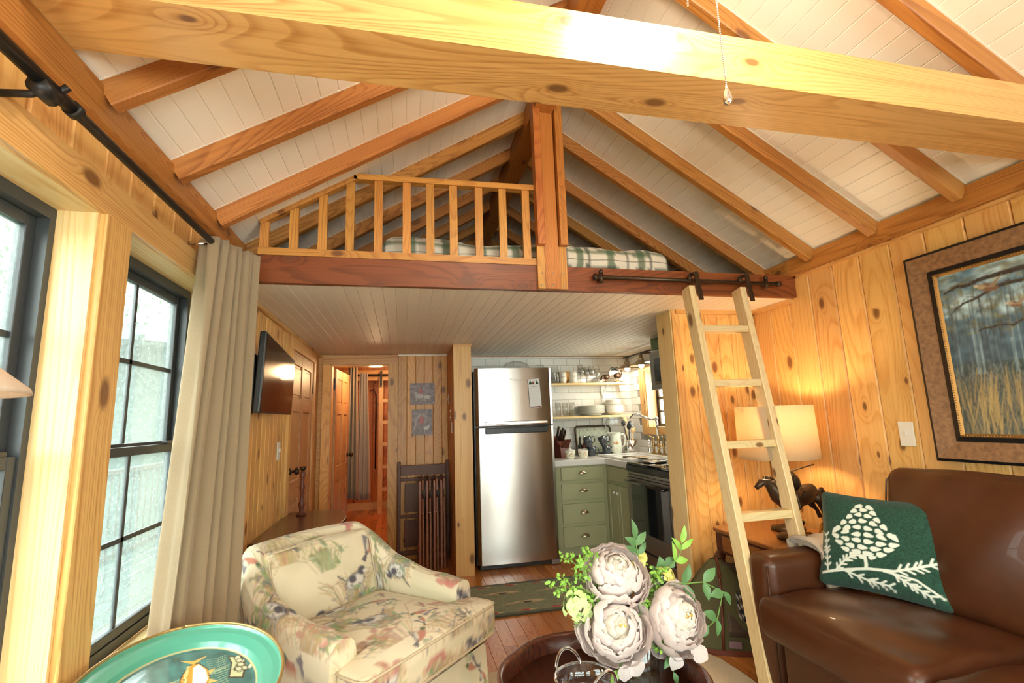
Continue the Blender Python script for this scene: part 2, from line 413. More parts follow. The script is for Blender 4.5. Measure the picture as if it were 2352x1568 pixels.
def thing(name, label, cat, loc=(0, 0, 0), rz=0, group=None, kind=None):
    o = bpy.data.objects.new(name, None); COL.objects.link(o); o.empty_display_size = .1
    o.location = loc; o.rotation_euler = (0, 0, rz)
    o.matrix_basis = Matrix.Translation(loc) @ Matrix.Rotation(rz, 4, 'Z')
    return setprops(o, label, cat, group, kind)
def solo(name, b, mat, label, cat, loc, group=None, smooth=False, bevel=0, kind=None):
    """a thing that is one mesh, given in world coordinates; its origin goes to loc"""
    me = b.mesh(name, smooth); me.transform(Matrix.Translation(-V(loc)))
    o = link(name, me, mat, bevel=bevel); o.location = loc; o.matrix_basis = Matrix.Translation(loc)
    return setprops(o, label, cat, group, kind)
def struct(name, b, mat, label=None):
    return setprops(obj(name, b, mat), label, None, None, 'structure')
def copy_tree(src, loc, rz=None, label=None, group=None):
    def cp(o, par):
        c = o.copy(); COL.objects.link(c)
        if par is not None: c.parent = par
        for ch in o.children: cp(ch, c)
        return c
    r = cp(src, None); rzv = src.rotation_euler.z if rz is None else rz
    r.matrix_basis = Matrix.Translation(loc) @ Matrix.Rotation(rzv, 4, 'Z')
    if label: r['label'] = label
    if group: r['group'] = group
    return r

_pl = {}
def plank_mesh(L, W, T, ch):
    k = (round(L, 3), round(W, 4), round(T, 4), ch)
    if k in _pl: return _pl[k]
    pts = [(-W/2, -T), (W/2, -T), (W/2, -ch), (W/2-ch, 0), (-W/2+ch, 0), (-W/2, -ch)] if ch else [(-W/2, -T), (W/2, -T), (W/2, 0), (-W/2, 0)]
    n = len(pts); vs = [(-L/2, y, z) for y, z in pts]+[(L/2, y, z) for y, z in pts]
    fs = [list(range(n)), list(range(n, 2*n))[::-1]]+[[i, n+i, n+(i+1) % n, (i+1) % n] for i in range(n)]
    me = bpy.data.meshes.new('plank'); me.from_pydata(vs, [], fs); _pl[k] = me
    return me
def plank(name, parent, c, L, W, T, ax, nz, mat, ch=.003, label=None):
    """board whose visible face centre is c, length along ax, face normal nz"""
    ax = V(ax).normalized(); nz = V(nz).normalized(); uy = nz.cross(ax).normalized()
    key = (round(L, 3), round(W, 4), round(T, 4), ch)
    me = plank_mesh(L, W, T, ch)
    mt = M[mat] if isinstance(mat, str) else mat
    kk = (key, mt.name)
    if kk in _pl: me = _pl[kk]
    elif me.materials:
        me = me.copy(); me.materials.clear(); me.materials.append(mt); _pl[kk] = me
    else: me.materials.append(mt); _pl[kk] = me
    o = bpy.data.objects.new(name, me); COL.objects.link(o)
    mx = Matrix(((ax.x, uy.x, nz.x, c[0]), (ax.y, uy.y, nz.y, c[1]), (ax.z, uy.z, nz.z, c[2]), (0, 0, 0, 1)))
    if parent is not None:
        o.parent = parent; o.matrix_parent_inverse = wm(parent).inverted()
    o.matrix_basis = mx
    if label: o['label'] = label
    return o
def beam(name, parent, a, b, W, H, mat, up=(0, 0, 1), ch=.004, label=None):
    """square timber centred on the line a-b; W across, H along up"""
    a = V(a); b = V(b); ax = (b-a).normalized(); nz = (V(up)-ax*ax.dot(V(up))).normalized()
    return plank(name, parent, (a+b)/2+nz*H/2, (b-a).length, W, H, ax, nz, mat, ch, label)
def boxbeam(name, parent, x0, x1, y0, y1, z0, z1, mat, ch=.003, label=None):
    """timber by its bounds, grain along the longest side"""
    d = [x1-x0, y1-y0, z1-z0]; i = d.index(max(d)); c = V(((x0+x1)/2, (y0+y1)/2, (z0+z1)/2))
    j = (i+1) % 3; k = (i+2) % 3
    if d[k] > d[j]: j, k = k, j
    ax = V((0, 0, 0)); ax[i] = 1; nz = V((0, 0, 0)); nz[k] = 1
    return plank(name, parent, c+nz*d[k]/2, d[i], d[j], d[k], ax, nz, mat, ch, label)

# ------------------------------------------------------------------ a tiny raster for flat prints (kept as mesh colours)
class Canvas:
    def __init__(s, w_, h_, res, bgc): s.w = w_; s.h = h_; s.r = res; s.nx = int(w_/res); s.ny = int(h_/res); s.a = np.zeros((s.ny, s.nx, 3), np.float32)+np.array(bgc, np.float32)
    def _win(s, x0, x1, y0, y1):
        i0 = max(0, int(x0/s.r)); i1 = min(s.nx, int(x1/s.r)+2); j0 = max(0, int(y0/s.r)); j1 = min(s.ny, int(y1/s.r)+2)
        if i1 <= i0 or j1 <= j0: return None
        X, Y = np.meshgrid((np.arange(i0, i1)+.5)*s.r, (np.arange(j0, j1)+.5)*s.r); return i0, i1, j0, j1, X, Y
    def _put(s, W, m, c):
        i0, i1, j0, j1 = W[:4]; m = m[..., None]; s.a[j0:j1, i0:i1] = s.a[j0:j1, i0:i1]*(1-m)+np.array(c, np.float32)*m
    def ell(s, x, y, rx, ry, c, ang=0, al=1., soft=.15):
        R = max(rx, ry)*1.3; W = s._win(x-R, x+R, y-R, y+R)
        if not W: return
        ca, sa = math.cos(ang), math.sin(ang); X = W[4]-x; Y = W[5]-y
        d = np.sqrt(((X*ca+Y*sa)/rx)**2+((-X*sa+Y*ca)/ry)**2)
        s._put(W, np.clip((1+soft-d)/(2*soft), 0, 1)*al, c)
    def line(s, pts, wd, c, al=1., taper=False):
        n = len(pts)
        for i in range(n-1):
            (x0, y0), (x1, y1) = pts[i], pts[i+1]; ww = wd*(1-i/(n-1)*.8) if taper else wd
            W = s._win(min(x0, x1)-ww, max(x0, x1)+ww, min(y0, y1)-ww, max(y0, y1)+ww)
            if not W: continue
            dx, dy = x1-x0, y1-y0; L = dx*dx+dy*dy+1e-9
            t = np.clip(((W[4]-x0)*dx+(W[5]-y0)*dy)/L, 0, 1)
            d = np.hypot(W[4]-x0-t*dx, W[5]-y0-t*dy); s._put(W, np.clip((ww/2+s.r/2-d)/s.r, 0, 1)*al, c)
    def poly(s, pts, c, al=1.):
        xs = [p[0] for p in pts]; ys = [p[1] for p in pts]; W = s._win(min(xs), max(xs), min(ys), max(ys))
        if not W: return
        X, Y = W[4], W[5]; ins = np.zeros(X.shape, bool); n = len(pts)
        for i in range(n):
            x0, y0 = pts[i]; x1, y1 = pts[(i+1) % n]
            if y0 == y1: continue
            ins ^= ((y0 > Y) != (y1 > Y)) & (X < (x1-x0)*(Y-y0)/(y1-y0)+x0)
        s._put(W, ins.astype(np.float32)*al, c)
    def noise(s, amp, cell):
        ny, nx = int(s.h/cell)+2, int(s.w/cell)+2; g = np.random.RandomState(int(cell*1e4)).rand(ny, nx)-.5
        y = np.arange(s.ny)*s.r/cell; x = np.arange(s.nx)*s.r/cell; j = y.astype(int); i = x.astype(int); fy = (y-j)[:, None]; fx = (x-i)[None]
        v = g[j][:, i]*(1-fy)*(1-fx)+g[j+1][:, i]*fy*(1-fx)+g[j][:, i+1]*(1-fy)*fx+g[j+1][:, i+1]*fy*fx
        s.a = np.clip(s.a*(1+amp*v[..., None]*2), 0, 1)
    def at(s, x, y, wrap=False):
        i = x/s.r-.5; j = y/s.r-.5
        if wrap: i %= s.nx; j %= s.ny
        i0 = int(math.floor(i)); j0 = int(math.floor(j)); fx = i-i0; fy = j-j0
        if wrap: I = (i0 % s.nx, (i0+1) % s.nx); J = (j0 % s.ny, (j0+1) % s.ny)
        else:
            I = (min(max(i0, 0), s.nx-1), min(max(i0+1, 0), s.nx-1)); J = (min(max(j0, 0), s.ny-1), min(max(j0+1, 0), s.ny-1))
        a = s.a; return (a[J[0], I[0]]*(1-fx)+a[J[0], I[1]]*fx)*(1-fy)+(a[J[1], I[0]]*(1-fx)+a[J[1], I[1]]*fx)*fy
# ================================================================== THE SETTING
XL, XR, XT = -.835, 2.42, -.82          # left wall, right wall, television wall face
SL = .615; RX, RZ0 = .79, 2.24; RZ = RZ0+SL*(RX-XL)
NLn = V((SL, 0, -1)).normalized(); NRn = V((-SL, 0, -1)).normalized()
ZC = 2.005; YB = 2.48
Y0, YG = -2.6, 5.2
# ---- floor
b = MB().box(-1.0, 2.75, -2.7, 5.3, -.06, -.02).box(-1.8, 1.3, 5.3, 8.3, -.06, -.02)
floor = struct('floor', b, 'dark', 'reddish brown plank floor of the cabin')
W_ = .083
i = 0; x = XL+W_/2
while x < 2.66:
    y = -.6-random.random()*.8; yend = 8.18 if x < .45 else 5.25
    while y < yend:
        L = random.choice((.9, 1.2, 1.5, 1.8)); y2 = min(y+L, yend)
        if y2-y > .05: plank('floor_board', floor, (x, (y+y2)/2, 0), y2-y-.0015, W_-.001, .02, (0, 1, 0), (0, 0, 1), 'floor', .0012)
        y = y2
    x += W_
# ---- roof: two slopes of narrow white boards, rafters and ridge beam
for nm, side in (('ceiling', -1), ('ceiling', 1)):
    xw = XL-.02 if side < 0 else XR+.02; t = .06
    b = MB(); q = [(xw, RZ0-.02*SL), (RX, RZ+.0)]
    vs = []
    for y in (Y0-.1, YG+.1):
        for (x, z) in ((xw-.3*(-side)*-1 if False else xw+side*.25, RZ0-.02*SL-.25*SL+.03), (RX, RZ+.03), (RX, RZ+.16), (xw+side*.25, RZ0-.02*SL-.25*SL+.16)):
            vs.append((x, y, z))
    b.add(vs, [(0, 1, 2, 3), (7, 6, 5, 4), (0, 4, 5, 1), (1, 5, 6, 2), (2, 6, 7, 3), (3, 7, 4, 0)])
    ce = struct(nm, b, 'white', ('left' if side < 0 else 'right')+' slope of the ceiling with white boards between wooden rafters')
    n = NLn if side < 0 else NRn
    base = V((XL if side < 0 else XR, 0, RZ0)); up = V((-side*1, 0, SL)).normalized(); LS = (V((RX, 0, RZ))-base).length
    nb = 25; wbd = LS/nb
    for k in range(nb):
        c = base+up*(k+.5)*wbd
        plank('ceiling_board', ce, (c.x, (Y0+YG)/2, c.z), YG-Y0, wbd, .03, (0, 1, 0), n, 'white', .0035)
    for k in range(-9, 10):
        y = (1.395+.415*k if side < 0 else 1.48+.403*k)+.0225
        if y > YG-.02 or y < Y0+.05: continue
        a = base+up*.035; c = (a+V((RX, 0, RZ)))/2+n*.074
        plank('rafter', ce, (c.x, y, c.z), LS, .045, .09, up, n, 'rafter', .004)
        # caulk line where the rafter meets the boards
        for s_ in (-1, 1): plank('caulk_line', ce, (c.x-n.x*.073, y+s_*.024, c.z-n.z*.073), LS, .006, .004, up, n, 'caulk', 0)
    if side < 0: boxbeam('ridge_beam', ce, RX-.06, RX+.06, Y0, YG, 3.07, 3.20, 'post')
    pl = 'wall_plate'
    if side < 0: boxbeam(pl, ce, XL, XL+.035, Y0, YG, 2.14, 2.243, 'rafter')
    else:
        boxbeam(pl, ce, XR-.035, XR, Y0, YG, 2.14, 2.243, 'rafter')
        boxbeam('quarter_round', ce, XR-.02, XR, Y0, YB-.03, 2.122, 2.14, 'trim')
# ---- left wall with two window openings
WIN = [(1.63, 2.37, .59, 1.912), (.63, 1.50, .59, 1.912)]
b = MB(); T = .15
b.box(XL-T, XL-.015, Y0, -1.8, 0, 2.4).box(XL-T, XL-.015, -.2, .63, 0, 2.4).box(XL-T, XL-.015, -1.8, -.2, 0, .59).box(XL-T, XL-.015, -1.8, -.2, 1.912, 2.4).box(XL-T, XL-.015, 1.50, 1.63, 0, 2.4).box(XL-T, XL-.015, 2.37, 5.3, 0, 2.4)
for y0, y1, z0, z1 in WIN: b.box(XL-T, XL-.015, y0, y1, 0, z0-.02).box(XL-T, XL-.015, y0, y1, z1+.015, 2.4)
wl = struct('wall_left', b, 'wall', 'pine plank wall with the black windows')
def vplanks(par, x, nx, ya, yb, z0, z1, wdt, mat, holes=()):
    """vertical planks on a wall of constant x, split round openings"""
    y = ya
    while y < yb-.01:
        y2 = min(y+wdt, yb); segs = [(z0, z1)]
        for h0, h1, g0, g1 in holes:
            if y2 > h0+.004 and y < h1-.004: segs = [s for (a, c) in segs for s in ((a, min(c, g0)), (max(a, g1), c)) if s[1]-s[0] > .02]
        for a, c in segs: plank('wall_plank', par, (x, (y+y2)/2, (a+c)/2), c-a, y2-y-.0015, .015, (0, 0, 1), (nx, 0, 0), mat, .006)
        y = y2
def yplanks(par, y, ny, xa, xb, z0, z1, wdt, mat, holes=()):
    x = xa
    while x < xb-.01:
        x2 = min(x+wdt, xb); segs = [(z0, z1)]
        for h0, h1, g0, g1 in holes:
            if x2 > h0+.004 and x < h1-.004: segs = [s for (a, c) in segs for s in ((a, min(c, g0)), (max(a, g1), c)) if s[1]-s[0] > .02]
        for a, c in segs: plank('wall_plank', par, ((x+x2)/2, y, (a+c)/2), c-a, x2-x-.0015, .015, (0, 0, 1), (0, ny, 0), mat, .004)
        x = x2
hl = [(.63, 1.50, .57, 1.915), (1.63, 2.37, .57, 1.915)]
vplanks(wl, XL, 1, -.2, .63, 0, 2.24, .166, 'wall'); vplanks(wl, XL, 1, -1.8, -.2, 0, 2.24, .16, 'wall', [(-1.81, -.19, .57, 1.93)]); vplanks(wl, XL, 1, .63, 1.5, 0, 2.24, .145, 'wall', hl)
vplanks(wl, XL, 1, 1.5, 1.63, 0, 2.24, .13, 'wall', hl); vplanks(wl, XL, 1, 1.63, 2.37, 0, 2.24, .148, 'wall', hl)
vplanks(wl, XL, 1, 2.37, 2.54, 0, 2.24, .17, 'wall')
vplanks(wl, XT, 1, 2.54, 3.78, 0, ZC, .089, 'wall')
boxbeam('corner_board', wl, XT-.02, XT+.005, 4.84, 5.05, 0, ZC, 'wallback')
boxbeam('crown_strip', wl, XT-.01, XT+.022, 2.52, 5.05, ZC-.028, ZC, 'trim')
for nm, (y0, y1, z0, z1) in (('window_1', WIN[0]), ('window_2', WIN[1])):
    X = -.975; fr = MB(); f = .035
    for a in ((y0, y0+f, z0, z1), (y1-f, y1, z0, z1), (y0+f, y1-f, z1-f, z1), (y0+f, y1-f, z0, z0+f)): fr.box(X, X+.045, *a)
    wn = struct(nm, fr, 'sash', 'dark double-hung window '+('by the curtain' if nm == 'window_1' else 'at the picture edge beside the lamp'))
    zm = 1.232
    for pn, xa, za, zb in (('upper_sash', X-.012, zm, z1-f), ('lower_sash', X+.012, z0+f, zm+.02)):
        s_ = MB(); g_ = .032; ya, yb = y0+f, y1-f
        for q in ((ya, ya+g_, za, zb), (yb-g_, yb, za, zb), (ya+g_, yb-g_, zb-g_, zb), (ya+g_, yb-g_, za, za+g_)): s_.box(xa, xa+.028, *q)
        sh = part(pn, s_, 'sash', wn, bevel=.003)
        ym = (ya+yb)/2; zz = (za+zb)/2
        part('muntin', MB().box(xa+.010, xa+.020, ym-.008, ym+.008, za+g_, zb-g_).box(xa+.010, xa+.020, ya+g_, yb-g_, zz-.008, zz+.008), 'sash', sh)
        gl = part('pane', MB().box(xa+.013, xa+.017, ya+g_, yb-g_, za+g_, zb-g_), 'glass', sh)
    part('sash_lock', MB().box(X+.038, X+.062, y1-.16, y1-.10, zm+.020, zm+.034), 'blackpl', wn, bevel=.004)
    # linings, sill
    boxbeam('jamb_lining', wn, -.93, XL+.001, y0-.001, y0+.012, z0, z1, 'pale'); boxbeam('jamb_lining', wn, -.93, XL+.001, y1-.012, y1+.001, z0, z1, 'pale')
    boxbeam('head_lining', wn, -.93, XL+.001, y0, y1, z1-.001, z1+.014, 'pale')
    boxbeam('window_sill', wn, -.93, XL+.03, y0-.02, y1+.02, z0-.028, z0, 'pale')
    # rain on the glass
    d = MB(); rnd = random.Random(3 if nm == 'window_1' else 4)
    for _ in range(900 if nm == 'window_1' else 250):
        yy = rnd.uniform(y0+.07, y1-.07); zz = z0+.07+(z1-z0-.14)*rnd.random()**1.3; r = rnd.choice((.0012, .0018, .0025, .003))
        d.ell(((X-.0012 if zz > zm else X+.0228), yy, zz), (r*.5, r, r*rnd.uniform(1, 1.7)), 6, 4)
    setprops(part('raindrops', d, 'clear', wn, smooth=True), kind='stuff')
boxbeam('window_casing', wl, XL, XL+.018, 1.50, 1.63, .40, 1.915, 'trim'); boxbeam('window_casing', wl, XL, XL+.018, 2.37, 2.47, .40, 1.915, 'trim')
boxbeam('window_casing', wl, XL, XL+.018, .50, .63, .40, 1.915, 'trim')
boxbeam('window_head', wl, XL, XL+.02, .48, 2.47, 1.913, 2.015, 'beam')
# ---- right wall
wr = struct('wall_right', MB().box(XR+.015, XR+.15, Y0, -2.2, 0, 2.5).box(XR+.015, XR+.15, -.5, 2.9, 0, 2.5).box(XR+.015, XR+.15, -2.2, -.5, 0, .59).box(XR+.015, XR+.15, -2.2, -.5, 1.912, 2.5), 'wall', 'golden pine plank wall behind the sofa')
vplanks(wr, XR, -1, .0, 2.87, 0, 2.125, .170, 'wall'); vplanks(wr, XR, -1, -.5, 0, 0, 2.125, .166, 'wall')
boxbeam('crown_strip', wr, XR-.022, XR, 2.52, 2.88, ZC-.028, ZC, 'trim')
# ---- stub wall with the nook
wn_ = struct('wall_nook', MB().box(1.80, 2.75, 2.895, 3.045, 0, ZC), 'wall', 'plank stub wall behind the lamp table')
yplanks(wn_, 2.88, -1, 1.83, 2.42, 0, ZC, .098, 'wall')
boxbeam('corner_post', wn_, 1.765, 1.80, 2.88, 3.06, 0, ZC, 'pale'); boxbeam('corner_bead', wn_, 1.772, 1.83, 2.868, 2.884, 0, ZC-.002, 'wall')
boxbeam('crown_strip', wn_, 1.80, 2.42, 2.858, 2.88, ZC-.028, ZC, 'trim')
boxbeam('baseboard', wn_, 1.83, 2.42, 2.862, 2.88, 0, .09, 'trim')
# ---- loft floor with the white ceiling below it
lc = struct('ceiling', MB().box(XL, 2.75, YB+.03, 5.25, ZC+.016, 2.13), 'dark', 'low white beadboard ceiling under the loft')
x = XL; 
while x < 2.6:
    x2 = min(x+.066, 2.62); plank('ceiling_board', lc, ((x+x2)/2, (YB+.03+5.22)/2, ZC), 5.22-YB-.03, x2-x, .015, (0, 1, 0), (0, 0, -1), 'white2', .0028); x = x2
# ---- hall wall, doorway and partition
yh = 5.05
wb = struct('wall_back', MB().box(-.985, -.705, yh+.015, yh+.12, 0, 2.4).box(-.705, -.135, yh+.015, yh+.12, 1.905, 2.4).box(-.135, .60, yh+.015, yh+.12, 0, 2.4), 'wallback', 'plank wall with a doorway at the end of the hall')
yplanks(wb, yh, -1, -.05, .452, 0, ZC, .088, 'wallback')
boxbeam('door_casing', wb, -.145, -.055, yh-.018, yh, 0, 1.985, 'wallback'); boxbeam('door_casing', wb, -.775, -.70, yh-.018, yh, 0, 1.985, 'wallback')
boxbeam('door_head', wb, -.775, -.055, yh-.020, yh, 1.905, 1.992, 'trim')
boxbeam('door_jamb', wb, -.705, -.69, yh-.005, yh+.14, 0, 1.905, 'trim'); boxbeam('door_jamb', wb, -.15, -.135, yh-.005, yh+.14, 0, 1.905, 'trim')
boxbeam('door_jamb', wb, -.70, -.14, yh-.004, yh+.14, 1.892, 1.907, 'trim')
boxbeam('crown_strip', wb, -.05, .452, yh-.012, yh, ZC-.012, ZC, 'white')
pt = struct('wall_partition', MB().box(.467, .59, 4.38, 5.22, 0, ZC), 'wallback', 'narrow partition between hall and refrigerator')
vplanks(pt, .452, -1, 4.38, 5.05, 0, ZC, .112, 'red')
boxbeam('end_post', pt, .446, .608, 4.36, 4.385, 0, 2.003, 'trim'); boxbeam('post_cap', pt, .440, .614, 4.352, 4.39, 1.984, 2.004, 'trim')
# ---- door on the television wall
def panel_door(name, label, x, y0, y1, z1, mat, nx=1, knob_y=None):
    """six panel door lying in a plane of constant x"""
    t = .035; xs = sorted((x, x-nx*t)); rt = struct(name, MB().box(min(xs)+.012, max(xs)-.012, y0, y1, 0.01, z1), mat, label)
    st = .09; ym = (y0+y1)/2
    for a, c in ((y0, y0+st), (y1-st, y1), (ym-st/2, ym+st/2)): boxbeam('stile', rt, xs[0], xs[1], a, c, .01, z1, mat)
    rows = [(.01, .22), (.75, .90), (1.42, 1.53), (z1-.10, z1)]
    for a, c in rows: boxbeam('rail', rt, xs[0]+.001, xs[1]-.001, y0+st, y1-st, a, c, mat)
    for (a, c) in ((.22, .75), (.90, 1.42), (1.53, z1-.10)):
        for (p, q) in ((y0+st, ym-st/2), (ym+st/2, y1-st)): boxbeam('door_panel', rt, xs[0]+.007, xs[1]-.007, p+.018, q-.018, a+.018, c-.018, mat, .006)
    if knob_y is not None:
        k = MB(); Mk = Matrix.Translation((x, knob_y, .98)) @ Matrix.Rotation(PI/2*nx, 4, 'Y')
        k.lathe([(.026, 0), (.026, .008), (.010, .012), (.010, .03), (.024, .038), (.028, .052), (.018, .064), (0, .066)], 16, Mk)
        part('door_knob', k, 'bronze', rt, True)
    return rt
d1 = panel_door('door_1', 'six panel pine door beside the television', XT+.006, 3.86, 4.74, 1.885, 'door', 1, 3.93)
for yy in (.35, 1.60): part('hinge', MB().box(XT, XT+.012, 4.735, 4.752, yy, yy+.10), 'black', d1)
for a in ((3.78, 3.86), (4.74, 4.83)): boxbeam('door_casing', wl, XT-.015, XT+.018, a[0], a[1], 0, 1.975, 'trim')
boxbeam('door_head', wl, XT-.015, XT+.020, 3.78, 4.83, 1.885, 1.977, 'trim')
boxbeam('wall_board', wl, XT-.02, XT-.002, 3.78, 4.84, 1.9, ZC, 'wall')
# ---- bunk room beyond the doorway
br = struct('wall_bunk_room', MB().box(-1.8, 1.3, 8.155, 8.25, 0, 2.5).box(-1.8, -1.7, 5.17, 8.2, 0, 2.5).box(1.2, 1.3, 5.36, 8.2, 0, 2.5).box(.6, 1.3, 5.36, 5.43, 0, 2.5).box(-1.8, -.98, 5.05, 5.17, 0, 2.5), 'red', 'reddish plank walls of the bunk room')
yplanks(br, 8.14, -1, -1.35, .40, 0, 2.5, .175, 'red'); boxbeam('baseboard', br, -1.35, .4, 8.12, 8.14, 0, .11, 'pale')
cb = struct('ceiling', MB().box(-1.8, 1.3, 5.17, 8.25, 2.42, 2.5), 'red', 'wooden ceiling of the bunk room')
for k in range(12): boxbeam('ceiling_board', cb, -1.7, 1.2, 5.2+k*.245, 5.2+k*.245+.243, 2.405, 2.42, 'red')
for k in range(3): boxbeam('rafter', cb, -1.7, 1.2, 5.7+k*.8, 5.75+k*.8, 2.30, 2.41, 'rafter')
d2 = panel_door('door_2', 'open panelled door inside the doorway', 0, .0, .70, 1.88, 'door', 1, .62)
d2.matrix_basis = Matrix.Translation((-.668, 5.20, 0)) @ Matrix.Rotation(R_ := math.radians(-5), 4, 'Z')
part('hinge', MB().box(-.69, -.675, 5.175, 5.187, 1.66, 1.78), 'black', d2)
# ---- kitchen walls with subway tile
kw = struct('wall_kitchen', MB().box(.59, 2.75, 5.228, 5.34, 0, 2.1), 'grout', 'white subway tile wall behind the shelves')
kr = struct('wall_kitchen_side', MB().box(2.608, 2.75, 3.04, 4.05, 0, 2.05).box(2.608, 2.75, 4.85, 5.3, 0, 2.05).box(2.608, 2.75, 4.05, 4.85, 0, 1.17).box(2.608, 2.75, 4.05, 4.85, 1.79, 2.05), 'grout', 'tiled kitchen wall round the small window')
TH, TW = .078, .157
r_ = 0; z = 1.975
def tile(par, c, w_, h_, nz):
    ax = V((0, 1, 0)) if abs(nz[0]) > .5 else V((1, 0, 0))
    plank('tile', par, c, w_-.003, h_-.003, .008, ax, nz, 'tile', .0015)
zs = [(1.976, 2.005)]+[(1.976-TH*(k+1), 1.976-TH*k) for k in range(14)]
for k, (za, zb) in enumerate(zs):
    x = .60-(TW/2 if k % 2 else 0)+.055
    while x < 2.60:
        xa, xb = max(x, .60), min(x+TW, 2.606)
        if xb-xa > .012 and (xb > 1.42 or zb > 1.74): tile(kw, ((xa+xb)/2, 5.22, (za+zb)/2), xb-xa, zb-za, (0, -1, 0))
        x += TW
    y = 5.22
    first = True
    while y > 3.7:
        w_ = (TW/2 if (k % 2 and first) else TW); first = False
        ya, yb = y-w_, y; y = ya
        if yb <= 3.9: break
        if ya < 4.96 and (zb > 1.10 and za < 1.87): continue
        tile(kr, (2.60, (ya+yb)/2, (za+zb)/2), w_, zb-za, (-1, 0, 0))
# kitchen window
X = 2.71; fr = MB(); y0, y1, z0, z1 = 4.05, 4.85, 1.18, 1.78
for a in ((y0, y0+.03, z0, z1), (y1-.03, y1, z0, z1), (y0, y1, z1-.03, z1), (y0, y1, z0, z0+.03)): fr.box(X, X+.04, *a)
k3 = struct('window_3', fr, 'bronze', 'small kitchen window beside the sink')
sb = MB().box(X+.005, X+.03, y0+.03, y1-.03, 1.47, 1.50)
for q in ((4.79, 4.82, z0+.03, z1-.03), (4.08, 4.11, z0+.03, z1-.03)): sb.box(X+.005, X+.03, *q)
sh = part('sash', sb, 'bronze', k3)
part('muntin', MB().box(X+.01, X+.02, 4.44, 4.455, z0+.03, z1-.03).box(X+.01, X+.02, y0+.03, y1-.03, 1.335, 1.35).box(X+.01, X+.02, y0+.03, y1-.03, 1.62, 1.635), 'bronze', sh)
part('pane', MB().box(X+.013, X+.017, y0+.03, y1-.03, z0+.03, z1-.03), 'glass', sh)
for q in ((2.60, 2.71, 4.838, 4.855, z0, z1), (2.60, 2.71, 4.045, 4.06, z0, z1)): boxbeam('jamb_lining', k3, *q, 'pale')
boxbeam('window_sill', k3, 2.60, 2.71, 4.05, 4.85, 1.165, 1.182, 'pale'); boxbeam('head_lining', k3, 2.60, 2.71, 4.05, 4.85, 1.778, 1.795, 'pale')
for q in ((2.585, 2.60, 4.85, 4.965, 1.10, 1.87), (2.585, 2.60, 3.97, 4.05, 1.10, 1.87), (2.583, 2.60, 4.05, 4.85, 1.79, 1.87), (2.583, 2.60, 4.05, 4.85, 1.10, 1.18)): boxbeam('window_casing', k3, *q, 'trim')
# ---- walls that close the room behind the camera and the loft gable
gb = MB().add([(XL-.1, YG, 2.0), (XR+.3, YG, 2.0), (XR+.3, YG, 2.3), (RX, YG, 3.30), (XL-.1, YG, 2.3), (XL-.1, YG+.1, 2.0), (XR+.3, YG+.1, 2.0), (XR+.3, YG+.1, 2.3), (RX, YG+.1, 3.30), (XL-.1, YG+.1, 2.3)],
              [(0, 1, 2, 3, 4), (9, 8, 7, 6, 5), (0, 5, 6, 1), (1, 6, 7, 2), (2, 7, 8, 3), (3, 8, 9, 4), (4, 9, 5, 0)])
struct('wall_loft_gable', gb, 'rafter', 'dark gable wall at the end of the loft')
rb = MB().box(XL-.1, -.7, Y0-.1, Y0, 0, 2.3).box(2.3, XR+.1, Y0-.1, Y0, 0, 2.3).box(-.7, 2.3, Y0-.1, Y0, 0, .24).box(-.7, 2.3, Y0-.1, Y0, 2.3, 2.4)
rb.add([(XL-.1, Y0, 2.3), (XR+.1, Y0, 2.3), (RX, Y0, 3.30), (XL-.1, Y0-.1, 2.3), (XR+.1, Y0-.1, 2.3), (RX, Y0-.1, 3.30)], [(0, 1, 2), (5, 4, 3), (0, 3, 4, 1), (1, 4, 5, 2), (2, 5, 3, 0)])
struct('wall_rear', rb, 'wall', 'plank wall behind the camera, opened for added fill glazing')
w4 = MB()  # unseen rear glazing, added and sized to fill the room with frontal daylight
for k in range(4): xx = -.7+k*1.0; w4.box(xx-.03, xx+.03, Y0-.06, Y0-.02, .24, 2.3)
w4.box(-.7, 2.3, Y0-.06, Y0-.02, .24, .30).box(-.7, 2.3, Y0-.06, Y0-.02, 2.24, 2.3)
w4 = struct('added_window_rear', w4, 'sash', 'wide glazing added in the rear wall for frontal daylight')
part('pane', MB().box(-.7, 2.3, Y0-.045, Y0-.04, .30, 2.24), 'glass', w4)

# ------------------------------------------------------------------ timbers of the room
tb = setprops(boxbeam('tie_beam', None, XL-.02, XR+.02, 1.075, 1.265, 2.243, 2.40, 'beam', .006), 'huge pale pine tie beam crossing the room overhead', 'beam', kind='structure')
lb = setprops(boxbeam('loft_beam', None, XL, XR, YB, YB+.04, ZC, 2.145, 'loft', .004), 'dark stained beam along the front edge of the loft', 'beam', kind='structure')
kp = thing('king_post', 'upright pine post of three boards bolted to the loft beam', 'post', (.80, YB-.02, ZC), kind='structure')
boxbeam('center_board', kp, .765, .846, YB-.028, YB-.001, ZC+.002, 3.13, 'post'); boxbeam('side_board', kp, .722, .764, YB-.026, YB-.001, ZC+.002, 2.252, 'rail'); boxbeam('side_board', kp, .847, .893, YB-.026, YB-.001, ZC+.002, 2.252, 'rail')
boxbeam('upper_board', kp, .722, .764, YB-.06, YB-.001, 2.252, 3.13, 'post'); boxbeam('upper_board', kp, .853, .897, YB-.06, YB-.001, 2.252, 3.13, 'post')
for xx in (.743, .806, .870):
    for zz in (2.025, 2.095): part('bolt', MB().lathe([(.006, 0), (.005, .004), (0, .005)], 10, Matrix.Translation((xx, YB-.028, zz)) @ Matrix.Rotation(PI/2, 4, 'X')), 'chrome', kp, True)
